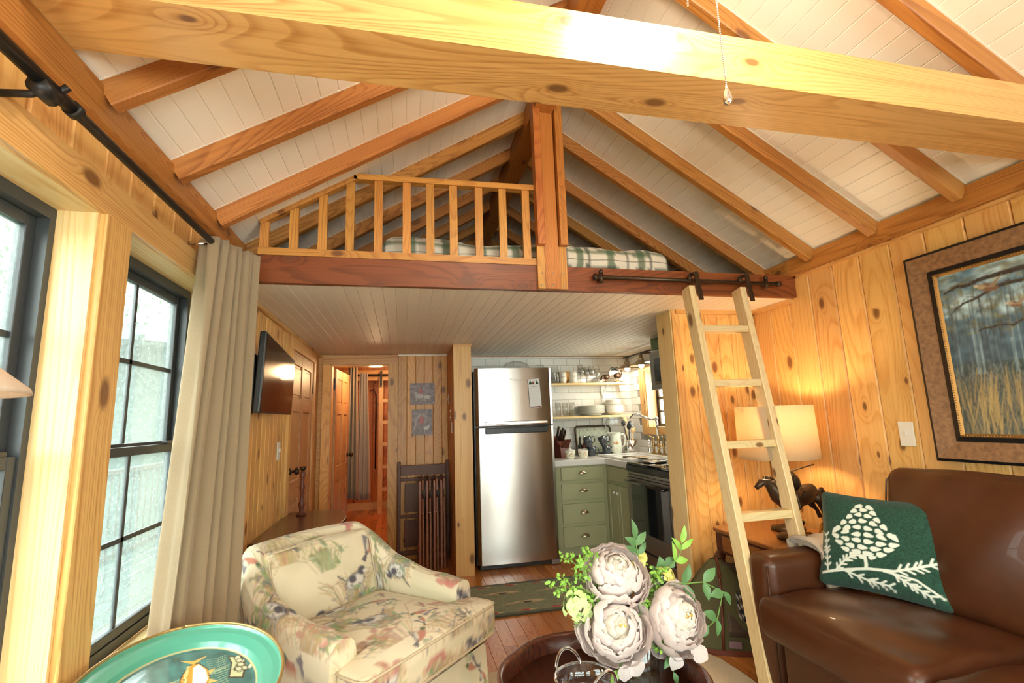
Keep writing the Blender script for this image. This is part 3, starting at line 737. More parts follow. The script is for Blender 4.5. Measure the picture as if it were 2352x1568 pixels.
# loft railing
lr = thing('loft_railing', 'pine baluster railing along the left half of the loft', 'railing', (-.69, YB, 2.145))
yr0, yr1 = YB-.005, YB+.03
boxbeam('bottom_rail', lr, -.70, .722, yr0, yr1, 2.146, 2.184, 'rail')
a, c, e = V((-.70, YB+.012, 2.335)), V((-.245, YB+.012, 2.612)), V((.722, YB+.012, 2.624))
beam('top_rail', lr, a-V((0, 0, .018)), c-V((0, 0, .018)), .045, .034, 'rail', (0, 0, 1)); beam('top_rail', lr, c-V((.01, 0, .018)), e-V((0, 0, .018)), .045, .034, 'rail', (0, 0, 1))
for k, bx in enumerate((-.675, -.540, -.404, -.272, -.130, .016, .140, .265, .405, .540, .674)):
    zt = 2.335+.609*(bx+.70) if bx < -.245 else 2.612+.0124*(bx+.245)
    boxbeam('baluster', lr, bx-.021, bx+.021, yr0+.004, yr1-.006, 2.184, zt-.032, 'rail')

w5 = MB()  # invented windows out of view, letting in more daylight from the left
for y in (-1.8, -1.0, -.2): w5.box(XL-.12, XL-.09, y-.03, y+.03, .59, 1.91)
w5.box(XL-.12, XL-.09, -1.8, -.2, .59, .64).box(XL-.12, XL-.09, -1.8, -.2, 1.86, 1.91).box(XL-.12, XL-.09, -1.8, -.2, 1.21, 1.25)
w5 = struct('added_window_left', w5, 'sash', 'paired windows added to the left wall behind the camera for daylight')
part('pane', MB().box(XL-.107, XL-.103, -1.8, -.2, .64, 1.86), 'glass', w5)

w6 = MB()  # matching pair on the right, made up to strengthen the daylight fill
for y in (-2.2, -1.35, -.5): w6.box(XR+.06, XR+.10, y-.03, y+.03, .59, 1.91)
w6.box(XR+.06, XR+.10, -2.2, -.5, .59, .64).box(XR+.06, XR+.10, -2.2, -.5, 1.86, 1.91)
w6 = struct('added_window_right', w6, 'sash', 'paired windows added to the right wall behind the camera for daylight')
part('pane', MB().box(XR+.078, XR+.082, -2.2, -.5, .64, 1.86), 'glass', w6)
M['mahog2'] = wood('folding_table_wood', (.13, .045, .02), (.07, .02, .009), rough=.5, var=.04, knots=0, width=.08)
# ================================================================== LOFT
bd = thing('loft_bed', 'mattress under a green and cream plaid quilt in the loft', 'bed', (.77, 3.15, 2.135))
part('mattress', MB().rbox((.77, 3.15, 2.18), (.86, .50, .045), .03, n=4), 'porcelain', bd, True)
def plaid(ax, sg, p, q):
    x = q.x; y = q.y if ax == 2 else q.z*1.2
    c = np.array((.72, .63, .50))
    def st(v, per, a, b_, k):
        nonlocal c
        f = (v % per)/per
        if a < f < b_: c = c*(1-.78)+np.array(k)*.78
    st(x, .20, .05, .30, (.045, .10, .04)); st(x, .20, .38, .41, (.02, .03, .02)); st(x, .20, .46, .49, (.02, .03, .02)); st(x, .20, .72, .75, (.12, .10, .08))
    st(y, .16, .10, .32, (.045, .10, .04)); st(y, .16, .42, .46, (.02, .03, .02)); st(y, .16, .78, .82, (.12, .10, .08))
    return tuple(c)
rndq = [random.random()*6 for _ in range(6)]
def crump(q): return (q.x+.006*math.sin(q.y*30), q.y+.008*math.sin(q.x*22+1), q.z*(1+.10*math.sin(q.x*9+1)+.07*math.sin(q.x*21))+.010*math.sin(q.x*6))
part('quilt', MB().rbox((.77, 3.14, 2.243), (.885, .53, .090), .07, puff=(.0, .0, .02), n=110, cf=plaid, warp=crump), 'print', bd, True)

# ================================================================== CURTAIN, TELEVISION, LEFT SIDE
rod = thing('curtain_rod', 'black iron curtain rod above the left windows', 'curtain rod', (-.74, 2.1, 2.035))
part('rod', MB().tube([(-.74, -.3, 2.035), (-.74, 2.10, 2.035)], .0125, 12), 'black', rod, True)
part('outer_sleeve', MB().tube([(-.74, -.3, 2.035), (-.74, 1.19, 2.035)], .0155, 12), 'black', rod, True)
part('collar', MB().tube([(-.74, 1.185, 2.035), (-.74, 1.205, 2.035)], .019, 12), 'black', rod, True)
part('bracket', MB().tube([(XL+.02, 1.10, 2.0), (-.76, 1.10, 2.005), (-.74, 1.10, 2.015)], .008, 8).tube([(-.74, 1.08, 2.018), (-.74, 1.13, 2.018)], .020, 10).tube([(-.74, 1.135, 2.03), (-.718, 1.135, 2.052)], .008, 8), 'black', rod, True)
part('bracket', MB().tube([(XL, 2.05, 2.035), (-.76, 2.05, 2.035)], .007, 8), 'chrome', rod, True)
cu = thing('curtain', 'gathered taupe linen curtain hanging at the window', 'curtain', (-.72, 2.2, .05))
def cur(u, v):
    s = u; ph = 2*PI*5.3*s
    amp = .034*(1+.3*math.sin(9*s))*(1-.1*v)
    y = 2.015+.265*s-.27*v*(1-s)+.02*v*s+.012*math.sin(ph*.5+v*2)
    x = -.752+.078*s+amp*math.sin(ph+.6*math.sin(v*2.2)+.9*v)+.010*math.sin(ph*2.3+v*3)
    zt = 2.052+.02*s; z = zt-(zt-.04)*v
    if v < .03: z += .006*math.sin(ph*3)
    return V((x, y, z))
cb_ = MB().grid(lambda u, v: cur(u, v), 150, 44)
cm = part('cloth', cb_, 'curtain', cu, True)
sd = cm.modifiers.new('thick', 'SOLIDIFY'); sd.thickness = .003
tv = thing('television', 'flat screen television on a wall bracket', 'television', (-.76, 3.0, 1.40))
A = [V((-.672, 2.60, 1.785)), V((-.700, 3.42, 1.735)), V((-.712, 3.42, 1.382)), V((-.690, 2.60, 1.376))]
nv = (A[1]-A[0]).cross(A[3]-A[0]).normalized(); nv = nv if nv.x > 0 else -nv
back = [p-nv*.032 for p in A]; q = [(A[k]+back[k])*.5 for k in range(4)]
tb_ = MB(); tb_.add(A+back, [(0, 1, 2, 3), (7, 6, 5, 4), (0, 4, 5, 1), (1, 5, 6, 2), (2, 6, 7, 3), (3, 7, 4, 0)])
part('housing', tb_, 'blackpl', tv, bevel=.006)
cen = sum(A, V())/4; ins = [p+(cen-p).normalized()*.020+nv*.0012 for p in A]; ins2 = [p-nv*.004 for p in ins]
part('screen', MB().add(ins+ins2, [(0, 1, 2, 3), (7, 6, 5, 4), (0, 4, 5, 1), (1, 5, 6, 2), (2, 6, 7, 3), (3, 7, 4, 0)]), 'screen', tv)
part('rear_housing', MB().box(-.765, -.735, 2.66, 3.25, 1.42, 1.68), 'blackpl', tv, bevel=.01)
part('wall_bracket', MB().box(-.82, -.80, 2.72, 2.90, 1.38, 1.66).bar((-.80, 2.80, 1.52), (-.75, 2.95, 1.52), .05, .05), 'black', tv, bevel=.004)
part('cable', MB().tube([(-.77, 2.66, 1.60), (-.80, 2.62, 1.64), (-.812, 2.60, 1.58), (-.81, 2.62, 1.45)], .004, 6), 'black', tv, True)
def plate(label, c, nx, group=None, ax='x', knobs=1, h=.06, w_=.037):
    t = thing('light_switch', label, 'switch', c, group=group)
    if ax == 'x':
        obj('face_plate', MB().box(0, nx*.006, -w_, w_, -h, h), 'plastic', t, bevel=.003)
        obj('toggle', MB().box(nx*.006, nx*.016, -.005, .005, -.008, .014), 'plastic', t, bevel=.002)
    return t
plate('white switch plate on the right wall beside the painting', (XR, 1.927, 1.17), -1)
plate('white switch plate below the television', (XT, 3.58, 1.148), 1)
plate('small white switch plate on the partition facing the hall', (.452, 4.93, 1.53), -1, h=.05, w_=.035)
kh = thing('key_hooks', 'row of small metal keys and hooks on the partition', 'hooks', (.452, 4.70, 1.35))
for k, (yy, zz) in enumerate(((4.66, 1.42), (4.68, 1.36), (4.60, 1.33))):
    part('key', MB().tube([(.448, yy, zz), (.440, yy, zz-.01), (.442, yy, zz-.035)], .003, 6).lathe([(.010, 0), (.010, .003)], 10, Matrix.Translation((.443, yy, zz-.045)) @ Matrix.Rotation(PI/2, 4, 'Y')), 'chrome', kh, True)
part('tag', MB().box(.441, .449, 4.575, 4.61, 1.20, 1.30), 'plastic', kh, bevel=.003)
# media cabinet under the television
mc = thing('media_cabinet', 'dark wood cabinet with clipped corners under the television', 'cabinet', (-.62, 3.45, 0))
def octo(g=0): return [(XT+.005, 2.98-g), (-.56+g*.4, 2.98-g), (-.40+g, 3.20-g*.4), (-.37+g, 3.62), (-.44+g*.4, 3.96+g), (XT+.005, 3.96+g)]
part('body', MB().prism(octo(-.03), .02, .645), 'dark', mc, bevel=.004); part('table_top', MB().prism(octo(0), .66, .685), 'dark', mc, bevel=.006, seg=3)
part('moulding', MB().prism(octo(-.012), .643, .662), 'dark', mc, bevel=.005)
for k, (y0, y1) in enumerate(((3.24, 3.42), (3.44, 3.60))):
    dd = part('drawer', MB().box(-.402, -.392, y0, y1, .52, .62), 'dark', mc, bevel=.003); part('knob', MB().ell((-.385, (y0+y1)/2, .57), .010), 'brass', dd, True)
cs = thing('turned_candlestick', 'dark turned wooden candlestick on the media cabinet', 'candlestick', (-.70, 3.80, .686))
obj('stem', MB().lathe([(.035, 0), (.035, .012), (.014, .022), (.016, .05), (.022, .075), (.013, .10), (.011, .16), (.020, .19), (.013, .22), (.015, .26), (.022, .285), (.012, .30), (.012, .31), (0, .312)], 16), 'leather', cs, True)
obj('cup', MB().lathe([(.012, .305), (.022, .32), (.024, .335), (0, .337)], 16), 'bronze', cs, True)
# two small pictures on the hall wall
def hunt(horse):
    cv = Canvas(.26, .26, .002, (.25, .19, .19)); cv.noise(.45, .02); cv.noise(.4, .006)
    r = random.Random(2 if horse else 5)
    cv.ell(.13, .06, .14, .05, (.17, .13, .12), 0, .5)
    if horse:
        cv.ell(.10, .10, .045, .026, (.48, .42, .38)); cv.ell(.18, .09, .035, .022, (.55, .50, .44)); cv.line([(.07, .09), (.06, .04)], .01, (.45, .4, .36)); cv.line([(.13, .09), (.135, .04)], .01, (.45, .4, .36))
        cv.ell(.06, .13, .016, .024, (.45, .38, .34), .5); cv.ell(.11, .16, .017, .034, (.42, .06, .05)); cv.ell(.112, .205, .010, .010, (.10, .06, .05)); cv.line([(.15, .07), (.16, .04)], .008, (.5, .45, .4)); cv.line([(.20, .07), (.21, .04)], .008, (.5, .45, .4))
    else:
        cv.line([(.03, .06), (.05, .15), (.09, .20), (.14, .21), (.18, .18)], .016, (.42, .36, .33)); cv.ell(.12, .15, .028, .042, (.45, .10, .09)); cv.ell(.12, .205, .012, .012, (.35, .25, .2))
        cv.ell(.18, .07, .035, .018, (.6, .55, .5)); cv.ell(.21, .09, .012, .012, (.6, .55, .5)); cv.line([(.16, .06), (.155, .025)], .007, (.55, .5, .46)); cv.line([(.20, .06), (.205, .025)], .007, (.55, .5, .46))
    return cv
for nm, lab, x0, x1, z0, z1, hs in (('canvas_picture', 'upper small canvas of a rider in red on a white horse', .072, .318, 1.49, 1.706, True), ('canvas_picture', 'lower small canvas of a huntsman and a white dog', .090, .294, 1.18, 1.44, False)):
    t = thing(nm, lab, 'picture', ((x0+x1)/2, yh-.001, z0), group=None); cv = hunt(hs)
    part('wrapped_edge', MB().box(x0, x1, yh-.018, yh-.001, z0, z1), plain('grey_canvas_edge', (.22, .18, .17), .8), t)
    part('painted_face', MB().grid(lambda u, v: V((x0+(x1-x0)*u, yh-.0185, z0+(z1-z0)*v)), 60, 60, lambda u, v, p: tuple(cv.at(u*.26, v*.26))), 'canvas', t)
# folding chairs against the hall wall
def folding_chair():
    t = thing('folding_chair', 'x', 'chair', (0, 0, 0))
    for s in (-1, 1):
        obj('leg', MB().bar((s*.205, .012, 0), (s*.205, .012, .78), .022, .030, (1, 0, 0)), 'mahog', t, bevel=.005)
        obj('leg', MB().bar((s*.175, -.018, 0), (s*.175, -.018, .50), .020, .024, (1, 0, 0)), 'mahog', t, bevel=.005)
    obj('seat', MB().box(-.17, .17, -.026, -.006, .26, .62), 'mahog', t, bevel=.006); obj('backrest', MB().box(-.20, .20, -.024, -.004, .69, .79), 'mahog', t, bevel=.006)
    obj('stretcher', MB().tube([(-.205, .02, .16), (.205, .02, .16)], .009), 'mahog', t, True)
    for s in (-1, 1): obj('bolt', MB().ell((s*.222, -.006, .50), .007), 'chrome', t, True)
    return t
fc = folding_chair(); fc.matrix_basis = Matrix.Translation((.36, 4.86, 0)) @ Matrix.Rotation(PI/2, 4, 'Z'); fc['label'] = 'folded dark wood chair edge on, nearest the pine post'; fc['group'] = 'folding chairs stacked in the hall corner'
for k, lab in enumerate(('folded dark wood chair edge on, second from the pine post', 'folded dark wood chair edge on, third from the pine post', 'folded dark wood chair edge on, farthest from the pine post')):
    copy_tree(fc, (.295-.065*k, 4.84-.01*k, 0), PI/2, lab, fc['group'])
ft = thing('folding_table', 'dark wood slatted folding table standing against the hall wall', 'table', (.20, 4.99, 0))
for xx in (-.035, .435): part('frame_post', MB().box(xx-.016, xx+.016, 4.96, 4.995, 0, .93), 'mahog2', ft, bevel=.004)
for z0, z1 in ((.80, .895), (.745, .775), (.40, .43), (.06, .10)): part('rail', MB().box(-.02, .42, 4.968, 4.988, z0, z1), 'mahog2', ft, bevel=.004)
for z0, z1 in ((.45, .72), (.13, .38)): part('panel', MB().box(.02, .40, 4.985, 4.995, z0, z1), 'mahog2', ft, bevel=.003)
# bunk room things seen through the doorway
for nm, lab, x0, x1, y, zt, zb, mt in (('hanging_curtain', 'dark olive curtain hanging just inside the doorway', -.66, -.50, 5.98, 2.2, .47, 'curtain'), ('hanging_curtain', 'pale curtain hanging behind the olive one', -.56, -.385, 6.35, 1.95, .40, 'throw')):
    t = thing(nm, lab, 'curtain', ((x0+x1)/2, y, zb))
    def fn(u, v, x0=x0, x1=x1, y=y, zt=zt, zb=zb):
        k = .55+.45*v; xm = x0+.06 if mt == 'throw' else (x0+x1)/2
        return V((xm+(x0+(x1-x0)*u-xm)*k, y+.03*math.sin(u*19+v), zt+(zb-zt)*v))
    c_ = part('cloth', MB().grid(fn, 40, 16), mt, t, True); c_.modifiers.new('thick', 'SOLIDIFY').thickness = .004
bl = thing('bunk_ladder', 'pale wooden bunk ladder against the far wall', 'ladder', (-.28, 7.8, 0))
boxbeam('side_rail', bl, -.365, -.30, 7.72, 7.76, 0, 2.02, 'pale'); boxbeam('side_rail', bl, .0, .06, 7.72, 7.76, 0, 2.02, 'pale')
for zz in (.32, .65, .98, 1.31, 1.64): boxbeam('rung', bl, -.30, .0, 7.72, 7.75, zz, zz+.05, 'pale')
br_ = thing('ladder_rail_rod', 'black iron ladder rail on the bunk room wall', 'rod', (-.5, 8.08, 2.06))
part('rod', MB().tube([(-.80, 7.70, 2.06), (.2, 7.70, 2.06)], .014), 'black', br_, True); part('hook', MB().box(-.345, -.315, 7.68, 7.70, 1.88, 2.12), 'black', br_)
boxbeam('backing_board', br_, -.9, .3, 7.78, 7.82, 1.98, 2.14, 'trim')
solo('walking_stick', MB().tube([(-.40, 7.66, .65), (-.40, 7.66, 1.75), (-.44, 7.66, 1.84), (-.50, 7.66, 1.80)], .011, 8), 'black', 'black stick hanging beside the bunk ladder', 'stick', (-.40, 7.66, .65), smooth=True)
# reading lamp at the left edge
rl = thing('reading_lamp', 'floor lamp with a cream cone shade at the left window', 'lamp', (-.665, .775, 0))
obj('lamp_shade', MB().shell([(.040, 1.465), (.10, 1.412), (.150, 1.368), (.153, 1.360), (.148, 1.360), (.098, 1.407), (.038, 1.461)], 40), 'shade2', rl, True)
obj('pole', MB().tube([(0, 0, .02), (0, 0, 1.40)], .009), 'brass', rl, True); obj('base', MB().lathe([(.11, 0), (.11, .015), (.02, .03), (0, .03)], 28), 'brass', rl, True)
obj('bulb', MB().ell((0, 0, 1.43), .026), 'bulb', rl, True)
# ceiling fan with its pull chains, just above the frame
fan = thing('ceiling_fan', 'ceiling fan with glass light kit hanging from the ridge', 'fan', (FAN[0], FAN[1], 2.58))
obj('downrod', MB().tube([(0, 0, .25), (0, 0, .52)], .014), 'nickel', fan, True); obj('motor', MB().lathe([(.03, .05), (.09, .06), (.12, .10), (.12, .20), (.05, .25), (0, .25)], 28), 'nickel', fan, True)
for k in range(5):
    a = 2*PI*k/5+.3; m_ = Matrix.Rotation(a, 4, 'Z')
    bl_ = MB().add([m_ @ V(p) for p in ((.16, -.05, .17), (.48, -.07, .18), (.50, 0, .18), (.48, .07, .16), (.16, .05, .16))]+[m_ @ V(p) for p in ((.16, -.05, .162), (.48, -.07, .172), (.50, 0, .172), (.48, .07, .152), (.16, .05, .152))], [(0, 1, 2, 3, 4), (9, 8, 7, 6, 5), (0, 5, 6, 1), (1, 6, 7, 2), (2, 7, 8, 3), (3, 8, 9, 4), (4, 9, 5, 0)])
    obj('blade', bl_, 'trim', fan)
frost = glassy('frosted_shade', (1, .95, .85), .1, .2)
for k in range(3):
    a = 2*PI*k/3+.5; c = (.13*math.cos(a), .13*math.sin(a))
    gs = obj('glass_shade', MB().shell([(.02, .05), (.035, .03), (.055, -.02), (.065, -.05)], 20, Matrix.Translation((*c, 0))), frost, fan, True); obj('bulb', MB().ell((c[0], c[1], -.01), .022), 'bulb', gs, True)
def chain(x, y, z0, z1, fob):
    m = MB(); z = z1
    while z > z0+.02: m.ell((x, y, z), .0022, 6, 4); z -= .0052
    o = part('pull_chain', m, 'chrome', fan, True)
    if fob: part('chain_fob', MB().lathe([(0, 0), (.008, .006), (.0095, .016), (.006, .034), (.003, .040), (.003, .046), (0, .047)], 14, Matrix.Translation((x, y, z0-.022))), 'chrome', o, True)
chain(.672, .80, 1.965, 2.60, True); chain(.599, .80, 2.15, 2.60, False)
# ================================================================== KITCHEN
# steel: brushed so that reflections smear into upright bands
m, nt, b = newmat('brushed_steel'); g = NT(nt)
b.inputs['Base Color'].default_value = (.56, .53, .50, 1); b.inputs['Metallic'].default_value = 1; b.inputs['Roughness'].default_value = .26
b.inputs['Anisotropic'].default_value = .85; b.inputs['Anisotropic Rotation'].default_value = .25
tg = g.n('ShaderNodeTangent', direction_type='RADIAL', axis='Z'); g.l(tg.outputs[0], b.inputs['Tangent'])
tc = g.n('ShaderNodeTexCoord'); sm = g.n('ShaderNodeVectorMath', operation='MULTIPLY'); sm.inputs[1].default_value = (4, 4, 900); g.l(tc.outputs['Object'], sm.inputs[0])
nz = g.n('ShaderNodeTexNoise', i_Scale=1.0); g.l(sm.outputs[0], nz.inputs['Vector']); bp = g.n('ShaderNodeBump', i_Strength=.04, i_Distance=.001); g.l(nz.outputs['Fac'], bp.inputs['Height']); g.l(bp.outputs[0], b.inputs['Normal'])
M['steel'] = m
M['ovenglass'] = plain('oven_glass', (.01, .012, .014), .07, coat=.5)
M['slate'] = plain('grey_steel_range', (.30, .27, .24), .32, metal=.9)
M['mug'] = plain('dark_blue_grey_glaze', (.045, .055, .065), .18, coat=.5)
M['plate'] = plain('off_white_plate', (.78, .74, .64), .25)
M['card'] = plain('white_card', (.82, .81, .80), .7)
M['dkgreen'] = plain('dark_green_ink', (.02, .05, .02), .7)
M['redink'] = plain('red_brown_ink', (.25, .06, .03), .7)
FX0, FX1, FY = .652, 1.397, 4.42
fr = thing('refrigerator', 'tall stainless top-freezer refrigerator', 'refrigerator', ((FX0+FX1)/2, 4.75, 0))
part('cabinet_body', MB().box(FX0-.012, FX1-.006, 4.495, 5.19, .035, 1.765), 'blackpl', fr, bevel=.005)
def bowed(z0, z1):
    m_ = MB(); n = 28; d = .065; pts = []
    for i in range(n+1):
        x = FX0+(FX1-FX0)*i/n; t = 2*i/n-1
        pts.append((x, FY+.016*t*t+(.022*max(0, (abs(t)-.955)/.045)**2)))
    pts += [(FX1, FY+d+.01), (FX0, FY+d+.01)]
    return m_.prism(pts, z0, z1)
fd = part('freezer_door', bowed(1.252, 1.79), 'steel', fr, bevel=.004); rd = part('refrigerator_door', bowed(.045, 1.238), 'steel', fr, bevel=.004)
for dd, z0, z1, zz in ((fd, 1.262, 1.292, 1), (rd, 1.180, 1.235, 0)):
    part('door_handle', MB().box(.735, 1.33, FY-.004 if not zz else FY-.022, FY+.012, z0, z1), 'blackpl' if not zz else 'chrome', dd, bevel=.006)
part('grille', MB().box(FX0+.02, FX1-.02, 4.47, 4.52, .005, .045), 'blackpl', fr)
part('hinge_cover', MB().box(FX1-.10, FX1-.02, 4.495, 4.54, 1.766, 1.800), 'slate', fr, bevel=.004); part('foot', MB().box(FX1-.08, FX1+.002, 4.43, 4.50, .004, .044), 'slate', fr, bevel=.004)
def text(s, name, size, mx, mat, parent, ext=.0006):
    c = bpy.data.curves.new(name, 'FONT'); c.body = s; c.size = size; c.extrude = ext; c.align_x = 'CENTER'
    o = bpy.data.objects.new(name, c); COL.objects.link(o); c.materials.append(M[mat]); 
    me = bpy.data.meshes.new_from_object(o); bpy.data.objects.remove(o); o = bpy.data.objects.new(name, me); COL.objects.link(o)
    o.parent = parent; o.matrix_parent_inverse = wm(parent).inverted(); o.matrix_basis = mx; return o
RY = Matrix.Rotation(PI/2, 4, 'X')
text('Whirlpool', 'logo', .032, Matrix.Translation((1.045, FY-.0015, 1.665)) @ RY, 'plate', fd)
nm_ = thing('notepad', 'magnetic white shopping notepad on the freezer door', 'notepad', (1.215, FY-.004, 1.41))
Mn = Matrix.Translation((1.215, FY-.002, 1.545)) @ Matrix.Rotation(-.05, 4, 'Y')
part('pad', MB().box(-.056, .056, -.006, .002, -.135, .135, Mn), 'card', nm_)
for k, (xx, s_) in enumerate(((-.035, .04), (-.008, .032), (.030, .036))):
    part('printed_tree' if k != 1 else 'printed_cabin', MB().add([(xx-s_*.45, -.0066, .085), (xx+s_*.45, -.0066, .085), (xx, -.0066, .085+s_)], [(0, 1, 2)], Mn), 'dkgreen' if k != 1 else 'redink', nm_)
part('printed_edge', MB().box(-.05, .05, -.0066, -.006, -.132, -.122, Mn), 'redink', nm_)
text('Shopping', 'heading', .017, Mn @ Matrix.Translation((0, -.0066, .062)) @ RY, 'leather', nm_, .0002)
for k in range(9): part('ruled_line', MB().box(-.046, .046, -.0064, -.006, .048-.019*k, .0488-.019*k, Mn), 'throw', nm_)
# things on top of the refrigerator
t = solo('glass_platter', MB().lathe([(.06, 0), (.20, .012), (.235, .035), (.23, .038), (.19, .018), (0, .012)], 32, Matrix.Translation((.93, 4.72, 1.767)) @ Matrix.Scale(1.0, 4)), 'porcelain', 'pale platter lying on top of the refrigerator', 'platter', (.93, 4.72, 1.767), smooth=True)
t = thing('glass_cake_dome', 'low glass dome dish on top of the refrigerator', 'dish', (1.12, 4.75, 1.767))
obj('base_plate', MB().lathe([(.08, 0), (.15, .012), (.15, .018), (0, .012)], 28), 'clear', t, True); obj('dome', MB().shell([(.145, .018), (.14, .06), (.11, .10), (.05, .120), (.0, .124)], 28), 'clear', t, True)
def jar(loc, h, r, label, mat='clear', lid=None, group=None, name='glass_jar', cat='jar'):
    t = thing(name, label, cat, loc, group=group)
    obj('body', MB().shell([(0, .002), (r*.9, 0), (r, .01), (r, h*.78), (r*.80, h*.88), (r*.80, h), (r*.74, h), (r*.74, h*.88), (r*.93, h*.76), (r*.93, .012), (0, .010)], 20), mat, t, True)
    if lid: obj('lid', MB().lathe([(r*.86, h*.9), (r*.86, h*1.0+.008), (0, h*1.0+.01)], 20), lid, t, True)
    return t
jar((1.36, 4.72, 1.767), .085, .05, 'small glass jar at the right edge of the refrigerator top')
# ---- base cabinets
def cup_pull(par, c, ny):
    m_ = MB()
    def f(u, v):
        a = PI*u; ph = v*PI*.5
        return V((-.040*math.cos(a), -.024*math.sin(ph) if True else 0, .018*math.sin(a)*(math.cos(ph)*.9+.1)))
    m_.grid(lambda u, v: V((.041*math.cos(PI*u)*math.cos(v*PI/2*.98), -.024*math.sin(v*PI/2), .026*math.sin(PI*u)*math.cos(v*PI/2)-.006)), 16, 8)
    o = part('cup_pull', m_, 'nickel', par, True); 
    m4 = Matrix.Translation(c) @ (Matrix.Rotation(0, 4, 'Z') if ny else Matrix.Rotation(-PI/2, 4, 'Z'))
    o.matrix_basis = m4; o.matrix_parent_inverse = wm(par).inverted(); o.modifiers.new('t', 'SOLIDIFY').thickness = .003
cab = thing('drawer_cabinet', 'sage green base cabinet with four drawers and cup pulls', 'cabinet', (1.70, 4.9, 0))
part('carcass', MB().box(1.44, 1.972, 4.592, 5.19, .085, .842), 'green', cab); part('toe_kick', MB().box(1.44, 1.972, 4.645, 4.66, 0, .088), 'green', cab)
for z0, z1 in ((.706, .828), (.524, .672), (.309, .489), (.096, .277)):
    d = part('drawer', MB().box(1.490, 1.925, 4.572, 4.592, z0, z1), 'green', cab, bevel=.003, seg=2); cup_pull(d, (1.707, 4.570, (z0+z1)/2+.004), True)
sc = thing('sink_cabinet', 'sage green sink cabinet with two doors and white knobs', 'cabinet', (2.2, 4.3, 0))
part('carcass', MB().box(1.975, 2.59, 4.045, 5.19, .085, .842), 'green', sc); part('toe_kick', MB().box(2.03, 2.045, 4.045, 4.60, 0, .088), 'dark', sc)
part('false_front', MB().box(1.957, 1.975, 4.10, 4.555, .700, .828), 'green', sc, bevel=.003)
for y0, y1, ky in ((4.335, 4.560, 4.365), (4.10, 4.325, 4.30)):
    d = part('cabinet_door', MB().box(1.962, 1.975, y0, y1, .10, .665), 'green', sc, bevel=.002)
    for q in ((y0, y0+.045, .10, .665), (y1-.045, y1, .10, .665), (y0+.045, y1-.045, .10, .15), (y0+.045, y1-.045, .615, .665)): part('door_frame', MB().box(1.953, 1.963, *q), 'green', d, bevel=.002)
    part('knob', MB().lathe([(.005, 0), (.005, .012), (.014, .018), (.015, .026), (0, .032)], 14, Matrix.Translation((1.953, ky, .598)) @ Matrix.Rotation(-PI/2, 4, 'Y')), 'porcelain', d, True)
ct = MB().prism([(1.405, 4.565), (1.945, 4.565), (1.945, 4.040), (2.59, 4.040), (2.59, 5.21), (1.405, 5.21)], .842, .898)
solo('countertop', ct, 'counter', 'white L-shaped countertop over the green cabinets', 'countertop', (2.0, 4.7, .842), bevel=.006)
sk = thing('sink', 'white drop-in sink with a raised rim beside the range', 'sink', (2.28, 4.45, .90))
rim = MB()
for q in ((2.0, 2.56, 4.10, 4.14), (2.0, 2.56, 4.84, 4.88), (2.0, 2.05, 4.14, 4.84), (2.44, 2.56, 4.14, 4.84)): rim.box(q[0], q[1], q[2], q[3], .8985, .916)
part('rim', rim, 'porcelain', sk, bevel=.007, seg=3)
part('basin', MB().box(2.05, 2.44, 4.14, 4.84, .8985, .901), 'porcelain', sk)
solo('spoon_rest', MB().lathe([(.02, 0), (.05, .004), (.062, .016), (.058, .018), (0, .008)], 20, Matrix.Translation((2.12, 4.10, .917)) @ Matrix.Scale(1, 4)).tube([(2.10, 4.13, .93), (2.06, 4.26, .93), (2.03, 4.32, .922)], [.006, .005, .010], 8), 'nickel', 'metal ladle resting on the sink rim', 'ladle', (2.12, 4.1, .917), smooth=True)
fc_ = thing('bridge_faucet', 'brass and chrome bridge faucet with a curved spout', 'faucet', (2.49, 4.47, .917))
L = lambda *p: p
for yy in (4.37, 4.57):
    part('valve', MB().lathe([(.026, .917), (.026, .925), (.012, .935), (.014, .99), (.020, 1.01), (.012, 1.03), (.010, 1.055), (.016, 1.075), (0, 1.085)], 14, Matrix.Translation((2.49, yy, 0))), 'brass', fc_, True)
    part('lever', MB().tube([(2.49, yy, 1.075), (2.46, yy+.03*(1 if yy > 4.47 else -1), 1.095)], [.006, .008], 8), 'brass', fc_, True)
part('bridge', MB().tube([(2.49, 4.37, 1.0), (2.49, 4.57, 1.0)], .011, 10).lathe([(.026, .917), (.026, .925), (.013, .94), (.015, 1.0), (.02, 1.02), (.012, 1.05), (.011, 1.10)], 14, Matrix.Translation((2.49, 4.47, 0))), 'brass', fc_, True)
part('spout', MB().tube([(2.49, 4.47, 1.10), (2.49, 4.47, 1.235), (2.485, 4.485, 1.262), (2.45, 4.53, 1.262), (2.42, 4.58, 1.285), (2.385, 4.63, 1.315), (2.35, 4.68, 1.318), (2.33, 4.71, 1.29), (2.325, 4.72, 1.24)], .0125, 12).ell((2.49, 4.47, 1.27), .017), 'chrome', fc_, True)
part('spray_head', MB().lathe([(.014, .05), (.018, .03), (.034, .0), (.036, -.018), (.0, -.02)], 16, Matrix.Translation((2.318, 4.725, 1.20))), 'mug', fc_, True)
part('side_spray', MB().lathe([(.02, .917), (.014, .94), (.014, 1.0), (.02, 1.03), (.012, 1.05), (0, 1.055)], 12, Matrix.Translation((2.49, 4.66, 0))), 'chrome', fc_, True)
